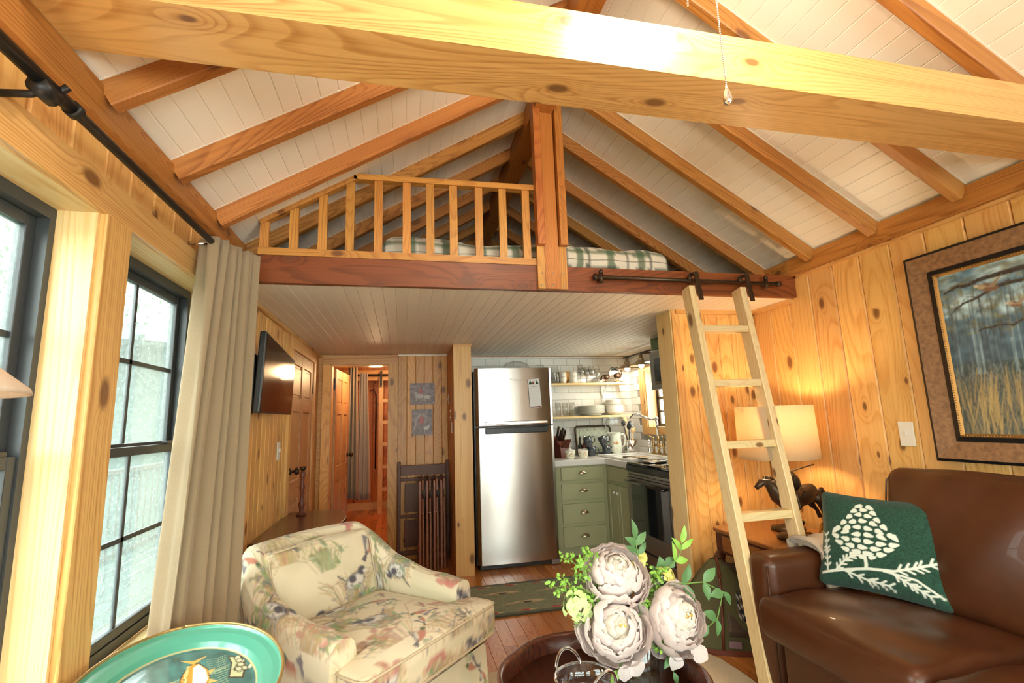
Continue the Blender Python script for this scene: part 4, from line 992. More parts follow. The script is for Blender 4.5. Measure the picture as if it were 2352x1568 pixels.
# ---- range
rg = thing('range', 'slide-in electric range with black glass oven door', 'range', (2.25, 3.66, 0))
y0, y1 = 3.285, 4.035
part('body', MB().box(1.945, 2.58, y0, y1, .02, .885), 'slate', rg, bevel=.003)
part('cooktop', MB().box(1.925, 2.585, y0-.003, y1+.003, .885, .905), 'ovenglass', rg, bevel=.004)
part('control_panel', MB().box(1.915, 1.945, y0, y1, .835, .884), 'blackpl', rg, bevel=.004)
vt = part('vent_trim', MB().box(1.925, 1.945, y0, y1, .785, .832), 'slate', rg, bevel=.003)
for k in range(7): part('vent_slot', MB().box(1.922, 1.926, y0+.05+k*.10, y0+.12+k*.10, .802, .812), 'blackpl', vt)
od = part('oven_door', MB().box(1.915, 1.945, y0+.004, y1-.004, .225, .782), 'slate', rg, bevel=.004)
part('oven_window', MB().box(1.912, 1.916, y0+.06, y1-.085, .362, .742), 'ovenglass', od, bevel=.001)
part('handle', MB().tube([(1.875, y0+.05, .752), (1.875, y1-.05, .752)], .012, 10).bar((1.875, y0+.08, .752), (1.918, y0+.08, .752), .02, .02).bar((1.875, y1-.08, .752), (1.918, y1-.08, .752), .02, .02), 'ovenglass', od, True)
part('storage_drawer', MB().box(1.918, 1.945, y0+.004, y1-.004, .045, .205), 'slate', rg, bevel=.004); part('drawer_gap', MB().box(1.93, 1.945, y0+.004, y1-.004, .205, .225), 'blackpl', rg)
tm = thing('foil_tray', 'shiny foil burner covers and papers on the cooktop', 'tray', (2.2, 3.85, .905))
for k, (xx, yy) in enumerate(((2.10, 3.86), (2.38, 3.86), (2.12, 3.50), (2.38, 3.52))): part('burner_cover', MB().lathe([(.10, .906), (.105, .916), (.09, .922), (0, .924)], 24, Matrix.Translation((xx, yy, 0))), 'chrome', tm, True)
mw = thing('microwave', 'over-the-range microwave half hidden by the post', 'microwave', (2.4, 3.66, 1.525))
part('housing', MB().box(2.215, 2.59, y0, 3.985, 1.525, 1.865), 'slate', mw, bevel=.004); dr = part('door', MB().box(2.195, 2.215, y0+.16, 3.983, 1.527, 1.863), 'slate', mw, bevel=.004)
part('window', MB().box(2.192, 2.196, y0+.22, 3.905, 1.57, 1.80), 'ovenglass', dr); part('control_panel', MB().box(2.195, 2.215, y0+.002, y0+.155, 1.527, 1.863), 'blackpl', mw, bevel=.003)
uc = thing('wall_cabinet', 'green wall cabinet above the microwave', 'cabinet', (2.4, 3.66, 1.866))
part('carcass', MB().box(2.22, 2.59, y0-.03, 3.985, 1.866, 2.003), 'plastic', uc); part('cabinet_door', MB().box(2.205, 2.22, y0, 3.955, 1.882, 1.99), plain('deep_green_paint', (.10, .16, .05), .5), uc, bevel=.003)
# ---- shelves and what stands on them
for z, x1, lab in ((1.68, 2.452, 'upper pine shelf on the tiled kitchen wall'), (1.32, 2.475, 'lower pine shelf on the tiled kitchen wall')):
    s_ = thing('wall_shelf', lab, 'shelf', (1.9, 5.1, z))
    boxbeam('board', s_, 1.42, x1, 4.985, 5.215, z-.022, z, 'pale')
    for xx in (1.60, 2.24): part('bracket', MB().box(xx-.012, xx+.012, 5.204, 5.211, z-.19, z-.022).box(xx-.012, xx+.012, 5.03, 5.21, z-.028, z-.022).tube([(xx, 5.205, z-.17), (xx, 5.16, z-.09), (xx, 5.06, z-.03)], .006), 'porcelain', s_)
def mug(loc, r, h, label, mat, group=None, rz=0, tilt=0, handle=True, name='mug', cat='mug'):
    t = thing(name, label, cat, loc, rz, group)
    if tilt: t.matrix_basis = t.matrix_basis @ Matrix.Rotation(tilt, 4, 'Y')
    obj('body', MB().lathe([(r*.7, 0), (r*.82, .006), (r, h*.55), (r*.98, h), (r*.92, h), (r*.92, h*.5), (r*.7, .012), (0, .010)], 22), mat, t, True)
    if handle: obj('handle', MB().tube([(r*.95, 0, h*.82), (r*1.5, 0, h*.84), (r*1.72, 0, h*.55), (r*1.4, 0, h*.25), (r*.9, 0, h*.22)], .006, 8), mat, t, True)
    return t
G = 'vessels on the upper kitchen shelf'
jar((1.64, 5.08, 1.681), .19, .048, 'tall clear jar at the left end of the upper shelf, behind the refrigerator', name='glass_canister')
for k, (x, y) in enumerate(((1.725, 5.07), (1.725, 5.07))): mug((x, y, 1.681+.045*k), .042, .08, ('lower' if k == 0 else 'upper')+' cup of the left stack of white cups on the upper shelf', 'plate', 'stacked white cups on the upper shelf', handle=False, name='cup', cat='cup')
for k in range(2): mug((1.845, 5.07, 1.681+.045*k), .045, .085, ('lower' if k == 0 else 'upper')+' cup of the right stack of white cups on the upper shelf', 'plate', 'stacked white cups on the upper shelf', handle=False, name='cup', cat='cup')
wbw = thing('wooden_bowl', 'amber wooden bowl turned up behind the white cups', 'bowl', (1.77, 5.15, 1.681))
obj('bowl', MB().lathe([(.03, 0), (.085, .05), (.105, .13), (.098, .13), (.075, .05), (0, .012)], 28, Matrix.Rotation(0, 4, 'X')), plain('amber_wood', (.55, .27, .07), .35, noise=.2), wbw, True)
def wine(loc, h, label):
    t = thing('stemmed_glass', label, 'glass', loc, group='clear stemmed glasses on the upper shelf')
    obj('glass', MB().shell([(0, .001), (.030, 0), (.030, .003), (.006, .008), (.004, h*.42), (.022, h*.52), (.034, h*.70), (.030, h), (.0285, h), (.032, h*.70), (.020, h*.54), (0, h*.5)], 18), 'clear', t, True)
k = 0
for x, y, h in ((1.93, 5.04, .17), (1.955, 5.13, .215), (2.00, 5.05, .155), (2.03, 5.13, .19), (2.065, 5.05, .16), (2.095, 5.14, .20), (2.13, 5.06, .13), (2.16, 5.13, .17)):
    k += 1; wine((x, y, 1.681), h, 'clear stemmed glass on the upper shelf, '+('nearest the white cups', 'second from the white cups', 'third from the white cups', 'fourth from the white cups', 'fourth from the turkey figurines', 'third from the turkey figurines', 'second from the turkey figurines', 'nearest the turkey figurines')[k-1])
def turkey(loc, s, label, fan_):
    t = thing('turkey_figurine', label, 'figurine', loc, group='turkey figurines on the upper shelf')
    obj('base', MB().lathe([(.05*s, 0), (.05*s, .008), (.03*s, .016), (0, .018)], 18, None, 1.2, .8), 'brass', t, True)
    obj('body', MB().ell((0, 0, .068*s), (.042*s, .030*s, .032*s)), 'bronze', t, True)
    obj('neck', MB().tube([(.03*s, 0, .075*s), (.045*s, 0, .105*s), (.040*s, 0, .128*s), (.052*s, 0, .130*s)], [.014*s, .008*s, .008*s, .004*s], 8), 'bronze', t, True); obj('wattle', MB().ell((.046*s, 0, .118*s), (.007*s, .007*s, .014*s)), 'redink', t, True)
    for q in (-.01, .012): obj('leg', MB().tube([(q*s, q*.6*s, .05*s), (q*s, q*.6*s, .014*s)], .004*s, 6), 'brass', t, True)
    if fan_:
        f = MB(); pts = [(0, 0)]+[(.066*s*math.cos(a), .066*s*math.sin(a)) for a in [PI*(-.18+1.36*i/14) for i in range(15)]]
        f.prism(pts, 0, .006*s, Matrix.Translation((-.03*s, -.005, .09*s)) @ Matrix.Rotation(PI/2, 4, 'X')); obj('tail_fan', f, 'bronze', t)
        pts = [(0, 0)]+[(.052*s*math.cos(a), .052*s*math.sin(a)) for a in [PI*(-.15+1.3*i/14) for i in range(15)]]
        g2 = MB().prism([(x*1.13, y*1.13) for x, y in pts], 0, .002, Matrix.Translation((-.03*s, -.0125, .09*s)) @ Matrix.Rotation(PI/2, 4, 'X')); obj('tail_band', g2, 'plate', t); obj('tail_feathers', MB().prism(pts, 0, .002, Matrix.Translation((-.03*s, -.015, .09*s)) @ Matrix.Rotation(PI/2, 4, 'X')), 'blackpl', t)
    else: obj('tail', MB().tube([(-.03*s, 0, .075*s), (-.06*s, 0, .055*s), (-.075*s, 0, .03*s)], [.02*s, .016*s, .004*s], 8), 'bronze', t, True)
turkey((2.235, 5.06, 1.681), .95, 'small dark turkey figurine with a lowered tail on the upper shelf', False)
turkey((2.375, 5.06, 1.681), 1.15, 'turkey figurine with a fanned tail at the right end of the upper shelf', True)
for x, o in ((1.655, 'leftmost'), (1.733, 'middle'), (1.812, 'rightmost')):
    t = thing('tumbler', o+' of the three clear ribbed tumblers on the lower shelf', 'glass', (x-.005, 5.06, 1.321), group='clear tumblers on the lower shelf')
    obj('glass', MB().shell([(0, .004), (.028, 0), (.032, .15), (.030, .15), (.026, .008), (0, .010)], 20), 'clear', t, True)
for k in range(8):
    solo('plate', MB().lathe([(.07, 0), (.085, .004), (.155, .018), (.158, .021), (.085, .009), (0, .008)], 34, Matrix.Translation((2.045, 5.10, 1.332+.011*k))), 'plate', 'off-white dinner plate on the lower shelf, '+ORD[k]+' of its stack', 'plate', (2.045, 5.10, 1.332+.011*k), 'stacked dinner plates on the lower shelf', True)
solo('bowl', MB().lathe([(.06, 0), (.09, .002), (.12, .010), (.118, .012), (0, .008)], 30, Matrix.Translation((2.045, 5.10, 1.321))), 'plate', 'shallow white dish under the stack of dinner plates', 'bowl', (2.045, 5.10, 1.321), smooth=True)
for k in range(6):
    r = .105
    solo('bowl', MB().lathe([(r*.5, 0), (r*.8, .02), (r, .045), (r*.96, .045), (r*.74, .02), (0, .008)], 28, Matrix.Translation((2.325, 5.09, 1.321+.013*k))), 'plate', 'cream bowl on the lower shelf, '+(ORD[k] if k < 5 else 'topmost')+' of the bowls', 'bowl', (2.325, 5.09, 1.321+.013*k), 'stacked cream bowls on the lower shelf', True)
for k in range(4):
    r = .092
    solo('bowl', MB().lathe([(r*.6, 0), (r, .018), (r*.98, .020), (r*.6, .006), (0, .006)], 28, Matrix.Translation((2.315, 5.09, 1.431+.013*k))), 'plate', 'yellow cream side plate above the bowls, '+(ORD[k] if k < 3 else 'topmost')+' of four', 'plate', (2.315, 5.09, 1.431+.013*k), 'side plates on the bowl stack', True)
# ---- countertop things
kb = thing('knife_block', 'dark wooden knife block full of knives', 'knife block', (1.63, 4.92, .899))
Mk = Matrix.Translation((1.625, 4.93, .899)) @ Matrix.Rotation(.35, 4, 'Z')
part('block', MB().add([(-.06, -.07, 0), (.06, -.07, 0), (.06, .09, 0), (-.06, .09, 0), (-.06, -.05, .13), (.06, -.05, .13), (.06, .09, .22), (-.06, .09, .22)], [(3, 2, 1, 0), (4, 5, 6, 7), (0, 1, 5, 4), (1, 2, 6, 5), (2, 3, 7, 6), (3, 0, 4, 7)], Mk), 'leather', kb, bevel=.004)
for k in range(6): part('steak_knife', MB().bar(Mk @ V((-.045+.018*k, -.052, .10)), Mk @ V((-.045+.018*k, -.10, .185)), .009, .014), 'leather', kb, bevel=.002)
for k, (xx, hh) in enumerate(((-.045, .13), (-.015, .09), (.012, .11), (.04, .085))): part('knife_handle', MB().bar(Mk @ V((xx, .02, .17)), Mk @ V((xx-.01, -.04, .19+hh)), .017, .024), 'bronze', kb, bevel=.004)
part('scissors_grip', MB().tube([Mk @ V((.005+.022*math.cos(a), -.05+.0, .26+.028*math.sin(a))) for a in [2*PI*i/14 for i in range(15)]], .004, 6), 'blackpl', kb, True)
for x, lab in ((1.650, 'lidded cream canister with a floral band, left of the pair'), (1.790, 'cream canister with a floral band, right of the pair')):
    t = thing('canister', lab, 'canister', (x, 4.74, .899)); t.matrix_basis = Matrix.Translation((x, 4.74, .899))
    def cf(u, v, p):
        c = np.array((.80, .75, .60)); a = u*2*PI
        if .25 < v < .75:
            k = math.sin(a*9+3*math.sin(v*9))*math.sin(v*22+a*3)
            if k > .35: c = np.array((.30, .34, .12)) if math.sin(a*5) > 0 else np.array((.55, .22, .08))
        return tuple(c)
    prof = [(.036, 0), (.046, .02), (.052, .05), (.050, .075)]
    def fn(u, v):
        a = 2*PI*u; r = np.interp(v, (0, .3, .7, 1), [q[0] for q in prof]); return V((r*math.cos(a), r*math.sin(a), .078*v))
    obj('body', MB().grid(fn, 70, 26, cf), M['enamel'], t, True)
    obj('lid' if x < 1.7 else 'rim', MB().lathe([(.051, .074), (.053, .080), (.035, .088), (.012, .092), (.014, .10), (0, .104)] if x < 1.7 else [(.053, .072), (.053, .079), (.046, .079), (.044, .05), (0, .05)], 26), 'plate', t, True)
for x, hh, lab in ((1.855, .20, 'dark oil bottle beside the knife block'), (1.905, .21, 'amber glass bottle behind the canisters')):
    t = thing('bottle', lab, 'bottle', (x, 4.99, .899)); obj('body', MB().lathe([(.026, 0), (.026, hh*.5), (.010, hh*.68), (.010, hh*.9), (0, hh*.9)], 18), 'leather' if 'amber' in lab else 'blackpl', t, True)
    obj('label', MB().shell([(.0268, hh*.12), (.0268, hh*.38)], 18), 'plate', t, True); obj('cap', MB().lathe([(.012, hh*.88), (.012, hh), (0, hh)], 14), 'chrome' if 'amber' in lab else 'blackpl', t, True)
def trayc(u, v, p):
    e = min(u, 1-u)*.42; f = min(v, 1-v)*.30; d = min(e, f)
    if d < .018: return (.16, .14, .12)
    c = np.array((.52, .55, .42))
    if .03 < d < .05 and math.sin(u*60)+math.sin(v*50) > .2: c = np.array((.22, .24, .16))
    return tuple(c*(1+.1*math.sin(u*31)*math.sin(v*23)))
t = thing('serving_tray', 'dark edged decorated tray leaning on the kitchen backsplash', 'tray', (2.10, 5.19, .899))
part('tray_face', MB().grid(lambda u, v: V((1.88+.42*u, 5.15+.05*v, .902+.30*v)), 60, 40, trayc), 'enamel', t); part('rim', MB().tube([(1.90, 5.146, .90), (1.88, 5.148, .92), (1.88, 5.195, 1.18), (1.90, 5.20, 1.205), (2.28, 5.20, 1.205), (2.30, 5.195, 1.18), (2.30, 5.148, .92), (2.28, 5.146, .90)], .009, 8), 'bronze', t, True)
for x, o in ((1.955, 'left'), (2.125, 'right')):
    mug((x, 4.92, .899), .047, .10, 'upright dark grey mug at the bottom of the '+o+' mug stack', 'mug', 'stacked dark mugs on the counter', -.2)
    mug((x-.018, 4.92, 1.004), .046, .098, 'tilted dark grey mug on top of the '+o+' mug stack', 'mug', 'stacked dark mugs on the counter', -.2, -.32)
t = thing('pitcher', 'large pale ceramic pitcher with a painted duck', 'pitcher', (2.24, 4.95, .899))
def pc(u, v, p):
    c = np.array((.74, .76, .62)); a = (u-.70)
    if (a/.07)**2+((v-.52)/.07)**2 < 1: c = np.array((.55, .30, .12))
    if ((a-.03)/.05)**2+((v-.60)/.05)**2 < 1: c = np.array((.70, .62, .45))
    return tuple(c*(1+.06*math.sin(u*40+v*30)))
obj('body', MB().grid(lambda u, v: V(((np.interp(v, (0, .3, .7, .9, 1), (.066, .074, .066, .064, .070)))*math.cos(2*PI*u), (np.interp(v, (0, .3, .7, .9, 1), (.066, .074, .066, .064, .070)))*math.sin(2*PI*u), .235*v)), 60, 40, pc), 'enamel', t, True)
obj('handle', MB().tube([(.062, 0, .20), (.105, 0, .215), (.125, 0, .17), (.115, 0, .10), (.068, 0, .06)], .010, 10), 'plate', t, True); obj('spout', MB().lathe([(.004, -.03), (.02, 0), (.026, .02), (.0, .02)], 12, Matrix.Translation((-.062, 0, .215))), 'plate', t, True)
t = thing('utensil_crock', 'grey metal crock holding cooking utensils', 'crock', (2.43, 4.97, .899))
obj('crock', MB().lathe([(.055, 0), (.068, .02), (.070, .15), (.064, .15), (.060, .02), (0, .02)], 26), 'chrome', t, True)
for k, (dx, dy, h, kk) in enumerate(((-.06, .0, .30, 'blackpl'), (-.03, .02, .33, 'pale'), (.01, .03, .26, 'blackpl'), (.04, 0, .22, 'pale'))):
    u_ = obj('utensil', MB().tube([(dx*.2, dy, .03), (dx, dy, h)], .005, 6).ell((dx*1.1, dy, h+.03), (.026, .008, .036)), kk, t, True)
# ---- wall light over the sink
wlgt = thing('vanity_light', 'bar wall light with cone shades over the sink', 'lamp', (2.5, 4.56, 1.945))
part('bar', MB().tube([(2.42, 4.96, 1.948), (2.42, 4.18, 1.948)], .009, 10).tube([(2.42, 4.56, 1.948), (2.60, 4.56, 1.948)], .010, 8), 'bronze', wlgt, True)
for yy in (4.89, 4.57, 4.25):
    part('socket', MB().lathe([(.018, 1.935), (.020, 1.90), (.030, 1.895), (.032, 1.868), (.024, 1.86)], 16, Matrix.Translation((2.42, yy, 0))).tube([(2.42, yy, 1.948), (2.42, yy, 1.93)], .012), 'nickel', wlgt, True)
    part('shade', MB().shell([(.032, 1.875), (.045, 1.865), (.115, 1.818), (.118, 1.816)], 28, Matrix.Translation((2.42, yy, 0))), 'nickel', wlgt, True)
    part('bulb', MB().ell((2.42, yy, 1.822), (.030, .030, .034)), 'bulb', wlgt, True)
    part('bulb_neck', MB().lathe([(.014, 1.85), (.014, 1.865)], 12, Matrix.Translation((2.42, yy, 0))), 'nickel', wlgt, True)
# ================================================================== LADDER
ld = thing('loft_ladder', 'pale spruce ladder leaning on the loft beam', 'ladder', (1.8, 2.12, 0))
def ly(z): return 2.400-(2.02-z)*.165
for x in (1.632, 1.972):
    top, bot = V((x, ly(2.03)+.040, 2.03)), V((x, ly(0)+.040, 0.0))
    beam('side_rail', ld, bot, top, .040, .080, 'ladder', (0, -1, 0), .004)
for z in (1.80, 1.485, 1.155, .80, .47, .15):
    y = ly(z); boxbeam('rung', ld, 1.652, 1.952, y+.010, y+.078, z-.040, z-.002, 'ladder', .004)
lh = thing('ladder_rod', 'dark iron ladder rod mounted across the loft beam', 'rod', (1.65, 2.44, 2.075))
part('rod', MB().tube([(1.045, 2.435, 2.077), (2.25, 2.435, 2.072)], .0125, 12), 'bronze', lh, True)
for x in (1.085, 2.165): part('rod_bracket', MB().tube([(x, YB, 2.075), (x, 2.435, 2.075)], .012, 10).tube([(x, 2.435, 2.045), (x, 2.435, 2.105)], .012, 10).ell((x, 2.435, 2.108), .014), 'bronze', lh, True)
part('rod_end', MB().tube([(2.24, 2.435, 2.072), (2.262, 2.435, 2.072)], .017, 10), 'bronze', lh, True); part('rod_end', MB().tube([(1.04, 2.435, 2.077), (1.058, 2.435, 2.077)], .019, 10), 'bronze', lh, True)
for x in (1.662, 2.002):
    part('roller_hook', MB().tube([(x-.022, 2.455, 2.085), (x-.012, 2.435, 2.112), (x, 2.41, 2.11)], .011, 8).bar((x-.002, 2.396, 2.118), (x+.006, 2.378, 1.945), .008, .030, (1, 0, 0)).ell((x-.028, 2.425, 2.085), (.014, .016, .016)), 'bronze', ld, bevel=.002)

# ================================================================== SOFA
so = thing('sofa', 'brown leather sofa against the right wall', 'sofa', (2.0, 1.3, 0))
def dent(a, b_=5):
    return lambda q: (q.x, q.y, q.z+a*math.sin(q.y*b_)*math.cos(q.x*6))
part('base', MB().rbox((1.995, 1.05, .20), (.385, .93, .15), .03, n=8), 'sofa', so, True)
arm = MB().rbox((1.985, 2.105, .345), (.355, .078, .29), .045, puff=(.012, .008, .006), n=12)
part('arm', arm, 'sofa', so, True)
for z in (.0,): part('piping', MB().tube([(1.635, 2.04, .06), (1.632, 2.04, .60)], .004, 6), 'sofa', so, True)
for y0, y1 in ((1.305, 2.025), (.59, 1.298), (-.13, .583)):
    part('seat_cushion', MB().rbox((1.86, (y0+y1)/2, .41), (.325, (y1-y0)/2, .085), .045, puff=(.02, .012, .028), n=26, warp=lambda q: (q.x, q.y, q.z+.004*math.sin(q.x*23+q.y*11)*max(0, q.z/.08))), 'sofa', so, True)
    part('seat_piping', MB().tube([(1.545, y0+.03, .468), (1.537, (y0+y1)/2, .470), (1.545, y1-.03, .468), (1.62, y1-.008, .474), (2.1, y1-.006, .478)], .004, 6), 'sofa', so, True)
part('back_frame', MB().rbox((2.30, 1.05, .45), (.085, .93, .36), .04, n=6), 'sofa', so, True)
Rb = Matrix.Rotation(math.radians(-11), 4, 'Y')
for yc in (1.525, .765, .005):
    Mb = Matrix.Translation((2.225, yc, .735)) @ Matrix.Rotation(math.radians(13), 4, 'Y')
    def cushw(q): return (q.x+.006*math.sin(q.y*19+q.z*13), q.y*(1-.03*(q.z/.27)), q.z+.010*math.cos(q.y*4.1))
    part('back_cushion', MB().rbox((0, 0, 0), (.095, .372, .285), .055, puff=(.050, .0, .004), n=30, M=Mb, warp=cushw), 'sofa', so, True)
    pp = [(-.088, -.345, -.2), (-.088, -.350, .22), (-.070, -.32, .272), (-.068, 0, .283), (-.070, .32, .272), (-.088, .350, .22), (-.088, .345, -.2)]
    part('back_piping', MB().tube([Mb @ V(p) for p in pp], .004, 6), 'sofa', so, True)
for x, y in ((1.66, 2.12), (2.3, 2.12), (1.66, .1)): part('foot', MB().lathe([(.022, 0), (.03, .05), (0, .05)], 12, Matrix.Translation((x, y, 0))), 'dark', so, True)

# hooked pillow with a pinecone
cv = Canvas(.46, .46, .002, (.012, .052, .030)); cv.noise(.5, .004)
W_ = (.68, .70, .60)
def tx(x, y): return (.012+x/790*.46, .455-y/775*.46)       # sketch units of the motif
rnd = random.Random(5)
def scale(x, y, w_, h_, a):
    pts = []
    for i in range(14):
        t = 2*PI*i/14; rx = w_/2*(1 if math.cos(t) > 0 else .85); px = rx*math.cos(t); py = h_/2*math.sin(t)*(1-.45*math.cos(t))
        X = x+px*math.cos(a)-py*math.sin(a); Y = y+px*math.sin(a)+py*math.cos(a); pts.append(tx(X, Y))
    cv.poly(pts, W_)
rows = [(90, 2, 70), (130, 3, 62), (180, 4, 60), (235, 5, 66), (290, 6, 70), (345, 6, 78), (395, 6, 76), (440, 5, 80), (480, 4, 76), (515, 3, 60)]
for k, (yy, n, wd) in enumerate(rows):
    half = (n*wd)/2
    for i in range(n):
        f = (i+.5)/n*2-1
        x = 300+f*half*.98; y = yy+40*abs(f)**1.6*(1 if k < 5 else -.4)-8+rnd.uniform(-4, 4)
        scale(x, y, wd*.92, 36, (f*1.05+(PI if f < 0 else 0)) if k < 6 else (f*-.35+(PI if f < 0 else 0)))
cv.line([tx(312, 470), tx(322, 560), tx(318, 590)], .012, W_)
def branch(p, w_=.009, twig=None):
    cv.line([tx(*q) for q in p], w_, W_)
    if twig:
        for i in range(1, len(p)):
            x0, y0 = p[i-1]; x1, y1 = p[i]; a = math.atan2(y1-y0, x1-x0)
            for s in (-1, 1):
                for t in (.2, .6, 1.0):
                    x = x0+(x1-x0)*t; y = y0+(y1-y0)*t
                    cv.line([tx(x, y), tx(x+twig*math.cos(a+s*.75), y+twig*math.sin(a+s*.75))], .008, W_)
branch([(20, 680), (150, 640), (330, 590), (480, 570)], .012); branch([(480, 570), (590, 520), (740, 440)], .010, 52); branch([(420, 585), (600, 600), (740, 690)], .009)
branch([(60, 650), (45, 520), (30, 380)], .008, 36); branch([(120, 645), (180, 560), (250, 500)], .008, 38); branch([(170, 635), (320, 680), (440, 690)], .009, 46); branch([(470, 590), (560, 640), (660, 690)], .009, 40)
def pil(ax, sg, p, q):
    if ax == 0 and sg < 0: return tuple(cv.at((p[1]*-1+1)/2*.46, (p[2]+1)/2*.46))
    return (.012, .052, .030)
def pinch(q):
    fy, fz = q.y/.240, q.z/.210; k = 1-.07*(1-abs(fz)**2)*abs(fy) ; k2 = 1-.07*(1-abs(fy)**2)*abs(fz)
    return (q.x*(1-.55*max(abs(fy), abs(fz))**6), q.y*k, q.z*k2)
pw = thing('throw_pillow', 'dark green hooked pillow with a white pinecone, standing on the sofa seat', 'pillow', (2.02, 1.80, .50))
P0, P1, P2 = V((1.885, 1.985, .515)), V((2.07, 1.60, .505)), V((2.00, 2.06, .90))
HW = .232
ey = (P0-P1).normalized(); ez = ((P2-P0)-ey*(P2-P0).dot(ey)).normalized(); ex = ey.cross(ez)
cc = (P0+P1)/2+ez*.207
if ex.x < 0: pass
Mp = Matrix(((ex.x, ey.x, ez.x, cc.x), (ex.y, ey.y, ez.y, cc.y), (ex.z, ey.z, ez.z, cc.z), (0, 0, 0, 1)))
part('cover', MB().rbox((0, 0, 0), (.055, .240, .210), .035, puff=(.035, 0, 0), n=150, M=Mp, cf=pil, warp=lambda q: pinch(V(q))), 'hook', pw, True)
# knitted throw over the arm
th = thing('throw_blanket', 'folded taupe knitted throw draped over the sofa arm', 'blanket', (2.02, 2.10, .64))
def drape(u, v, k=0):
    x = 1.90+.23*u+.012*math.sin(v*7)+.02*v; s = v*.62
    if s < .20: return V((x, 2.20, .44+s+k))
    if s < .37: a = (s-.20)/.17*PI; return V((x, 2.105+.098*math.cos(a), .640+.022*math.sin(a)+.006*math.sin(u*12)+k))
    return V((x-.02*u, 2.005-.006, .640-(s-.37)+k))
for k in range(3):
    o = part('fold', MB().grid(lambda u, v, k=k: drape(u*(1-.05*k), v, 0)+V((-.006*k, -.010*k if v > .6 else (.008*k if v < .32 else 0), .011*k)), 30, 60), 'throw', th, True); o.modifiers.new('t', 'SOLIDIFY').thickness = .009

# ================================================================== NOOK
et = thing('end_table', 'dark end table with curved legs in the nook', 'table', (2.08, 2.48, 0))
part('table_top', MB().prism([(1.825, 2.19), (1.85, 2.17), (2.30, 2.20), (2.34, 2.24), (2.34, 2.78), (1.86, 2.76), (1.83, 2.72)], .600, .622), 'table', et, bevel=.007, seg=3)
part('apron', MB().box(1.85, 2.31, 2.24, 2.73, .48, .600), 'dark', et, bevel=.004)
part('drawer', MB().box(1.842, 1.852, 2.30, 2.66, .500, .585), 'table', et, bevel=.003); part('drawer_knob', MB().ell((1.833, 2.48, .545), .012), 'brass', et, True)
for x, y, sx in ((1.87, 2.26, -1), (1.87, 2.71, -1), (2.29, 2.26, 1), (2.29, 2.71, 1)):
    part('leg', MB().tube([(x, y, .49), (x+sx*.035, y, .42), (x+sx*.028, y, .32), (x-sx*.005, y, .18), (x-sx*.008, y, .07), (x+sx*.012, y, .025), (x+sx*.018, y, .0)], [.026, .042, .038, .024, .017, .022, .024], 12), 'dark', et, True)
lp = thing('table_lamp', 'brass table lamp with a wide linen drum shade, glowing in the nook', 'lamp', (2.11, 2.44, .623))
part('lamp_shade', MB().shell([(.205, 1.330), (.212, 1.035), (.210, 1.035), (.203, 1.328)], 56, Matrix.Translation((2.11, 2.44, 0))), 'shade', lp, True)
part('stem', MB().lathe([(.09, .623), (.09, .64), (.05, .65), (.012, .66), (.010, 1.12), (.016, 1.14), (0, 1.14)], 24, Matrix.Translation((2.17, 2.50, 0))), 'bronze', lp, True)
part('socket_arm', MB().tube([(2.17, 2.50, 1.12), (2.11, 2.44, 1.14), (2.11, 2.44, 1.17)], .010, 8), 'brass', lp, True)
part('bulb', MB().ell((2.11, 2.44, 1.20), .030), 'bulb', lp, True)
part('spider', MB().tube([(1.905, 2.44, 1.30), (2.315, 2.44, 1.30)], .0025, 6).tube([(2.11, 2.235, 1.30), (2.11, 2.645, 1.30)], .0025, 6), 'brass', lp)
# bronze horse and rider
hs = thing('horse_sculpture', 'bronze sculpture of a galloping horse and polo rider below the lamp shade', 'sculpture', (2.10, 2.32, .623))
o_ = V((2.07, 2.32, .80))
def T_(pts, r, nm='body', mat='bronze', n=10): return part(nm, MB().tube([o_+V(p) for p in pts], r, n), mat, hs, True)
bodym = MB().tube([o_+V(p) for p in ((.155, 0, .045), (.12, 0, .055), (.06, 0, .045), (0, 0, .03), (-.06, 0, .03), (-.095, 0, .055), (-.13, 0, .10), (-.155, 0, .125), (-.19, 0, .125), (-.225, 0, .10))], [.012, .048, .054, .050, .050, .045, .030, .022, .020, .012], 14)
for p, r in (([(-.05, -.02, .0), (-.045, -.02, -.06), (-.065, -.02, -.10), (-.050, -.02, -.135)], [.026, .015, .010, .012]), ([(-.04, .02, .0), (.0, .02, -.055), (.035, .02, -.09), (.06, .02, -.105)], [.026, .014, .010, .013]),
             ([(.12, -.02, .05), (.15, -.02, .0), (.165, -.02, -.05), (.19, -.02, -.07)], [.034, .018, .010, .012]), ([(.11, .02, .05), (.13, .02, -.01), (.16, .02, -.04), (.175, .02, -.08)], [.034, .018, .010, .012])):
    bodym.tube([o_+V(q) for q in p], r, 10)
part('horse', bodym, 'bronze', hs, True)
T_(((-.165, .008, .14), (-.168, .01, .158)), [.007, .002], 'ear'); T_(((-.10, 0, .125), (-.135, 0, .150), (-.16, 0, .150)), .006, 'mane')
T_(((.155, 0, .06), (.185, 0, .065), (.20, 0, .04), (.205, 0, -.02)), [.012, .016, .014, .003], 'tail')
T_(((-.205, -.02, .11), (-.12, -.025, .135), (-.04, -.02, .12)), .002, 'reins')
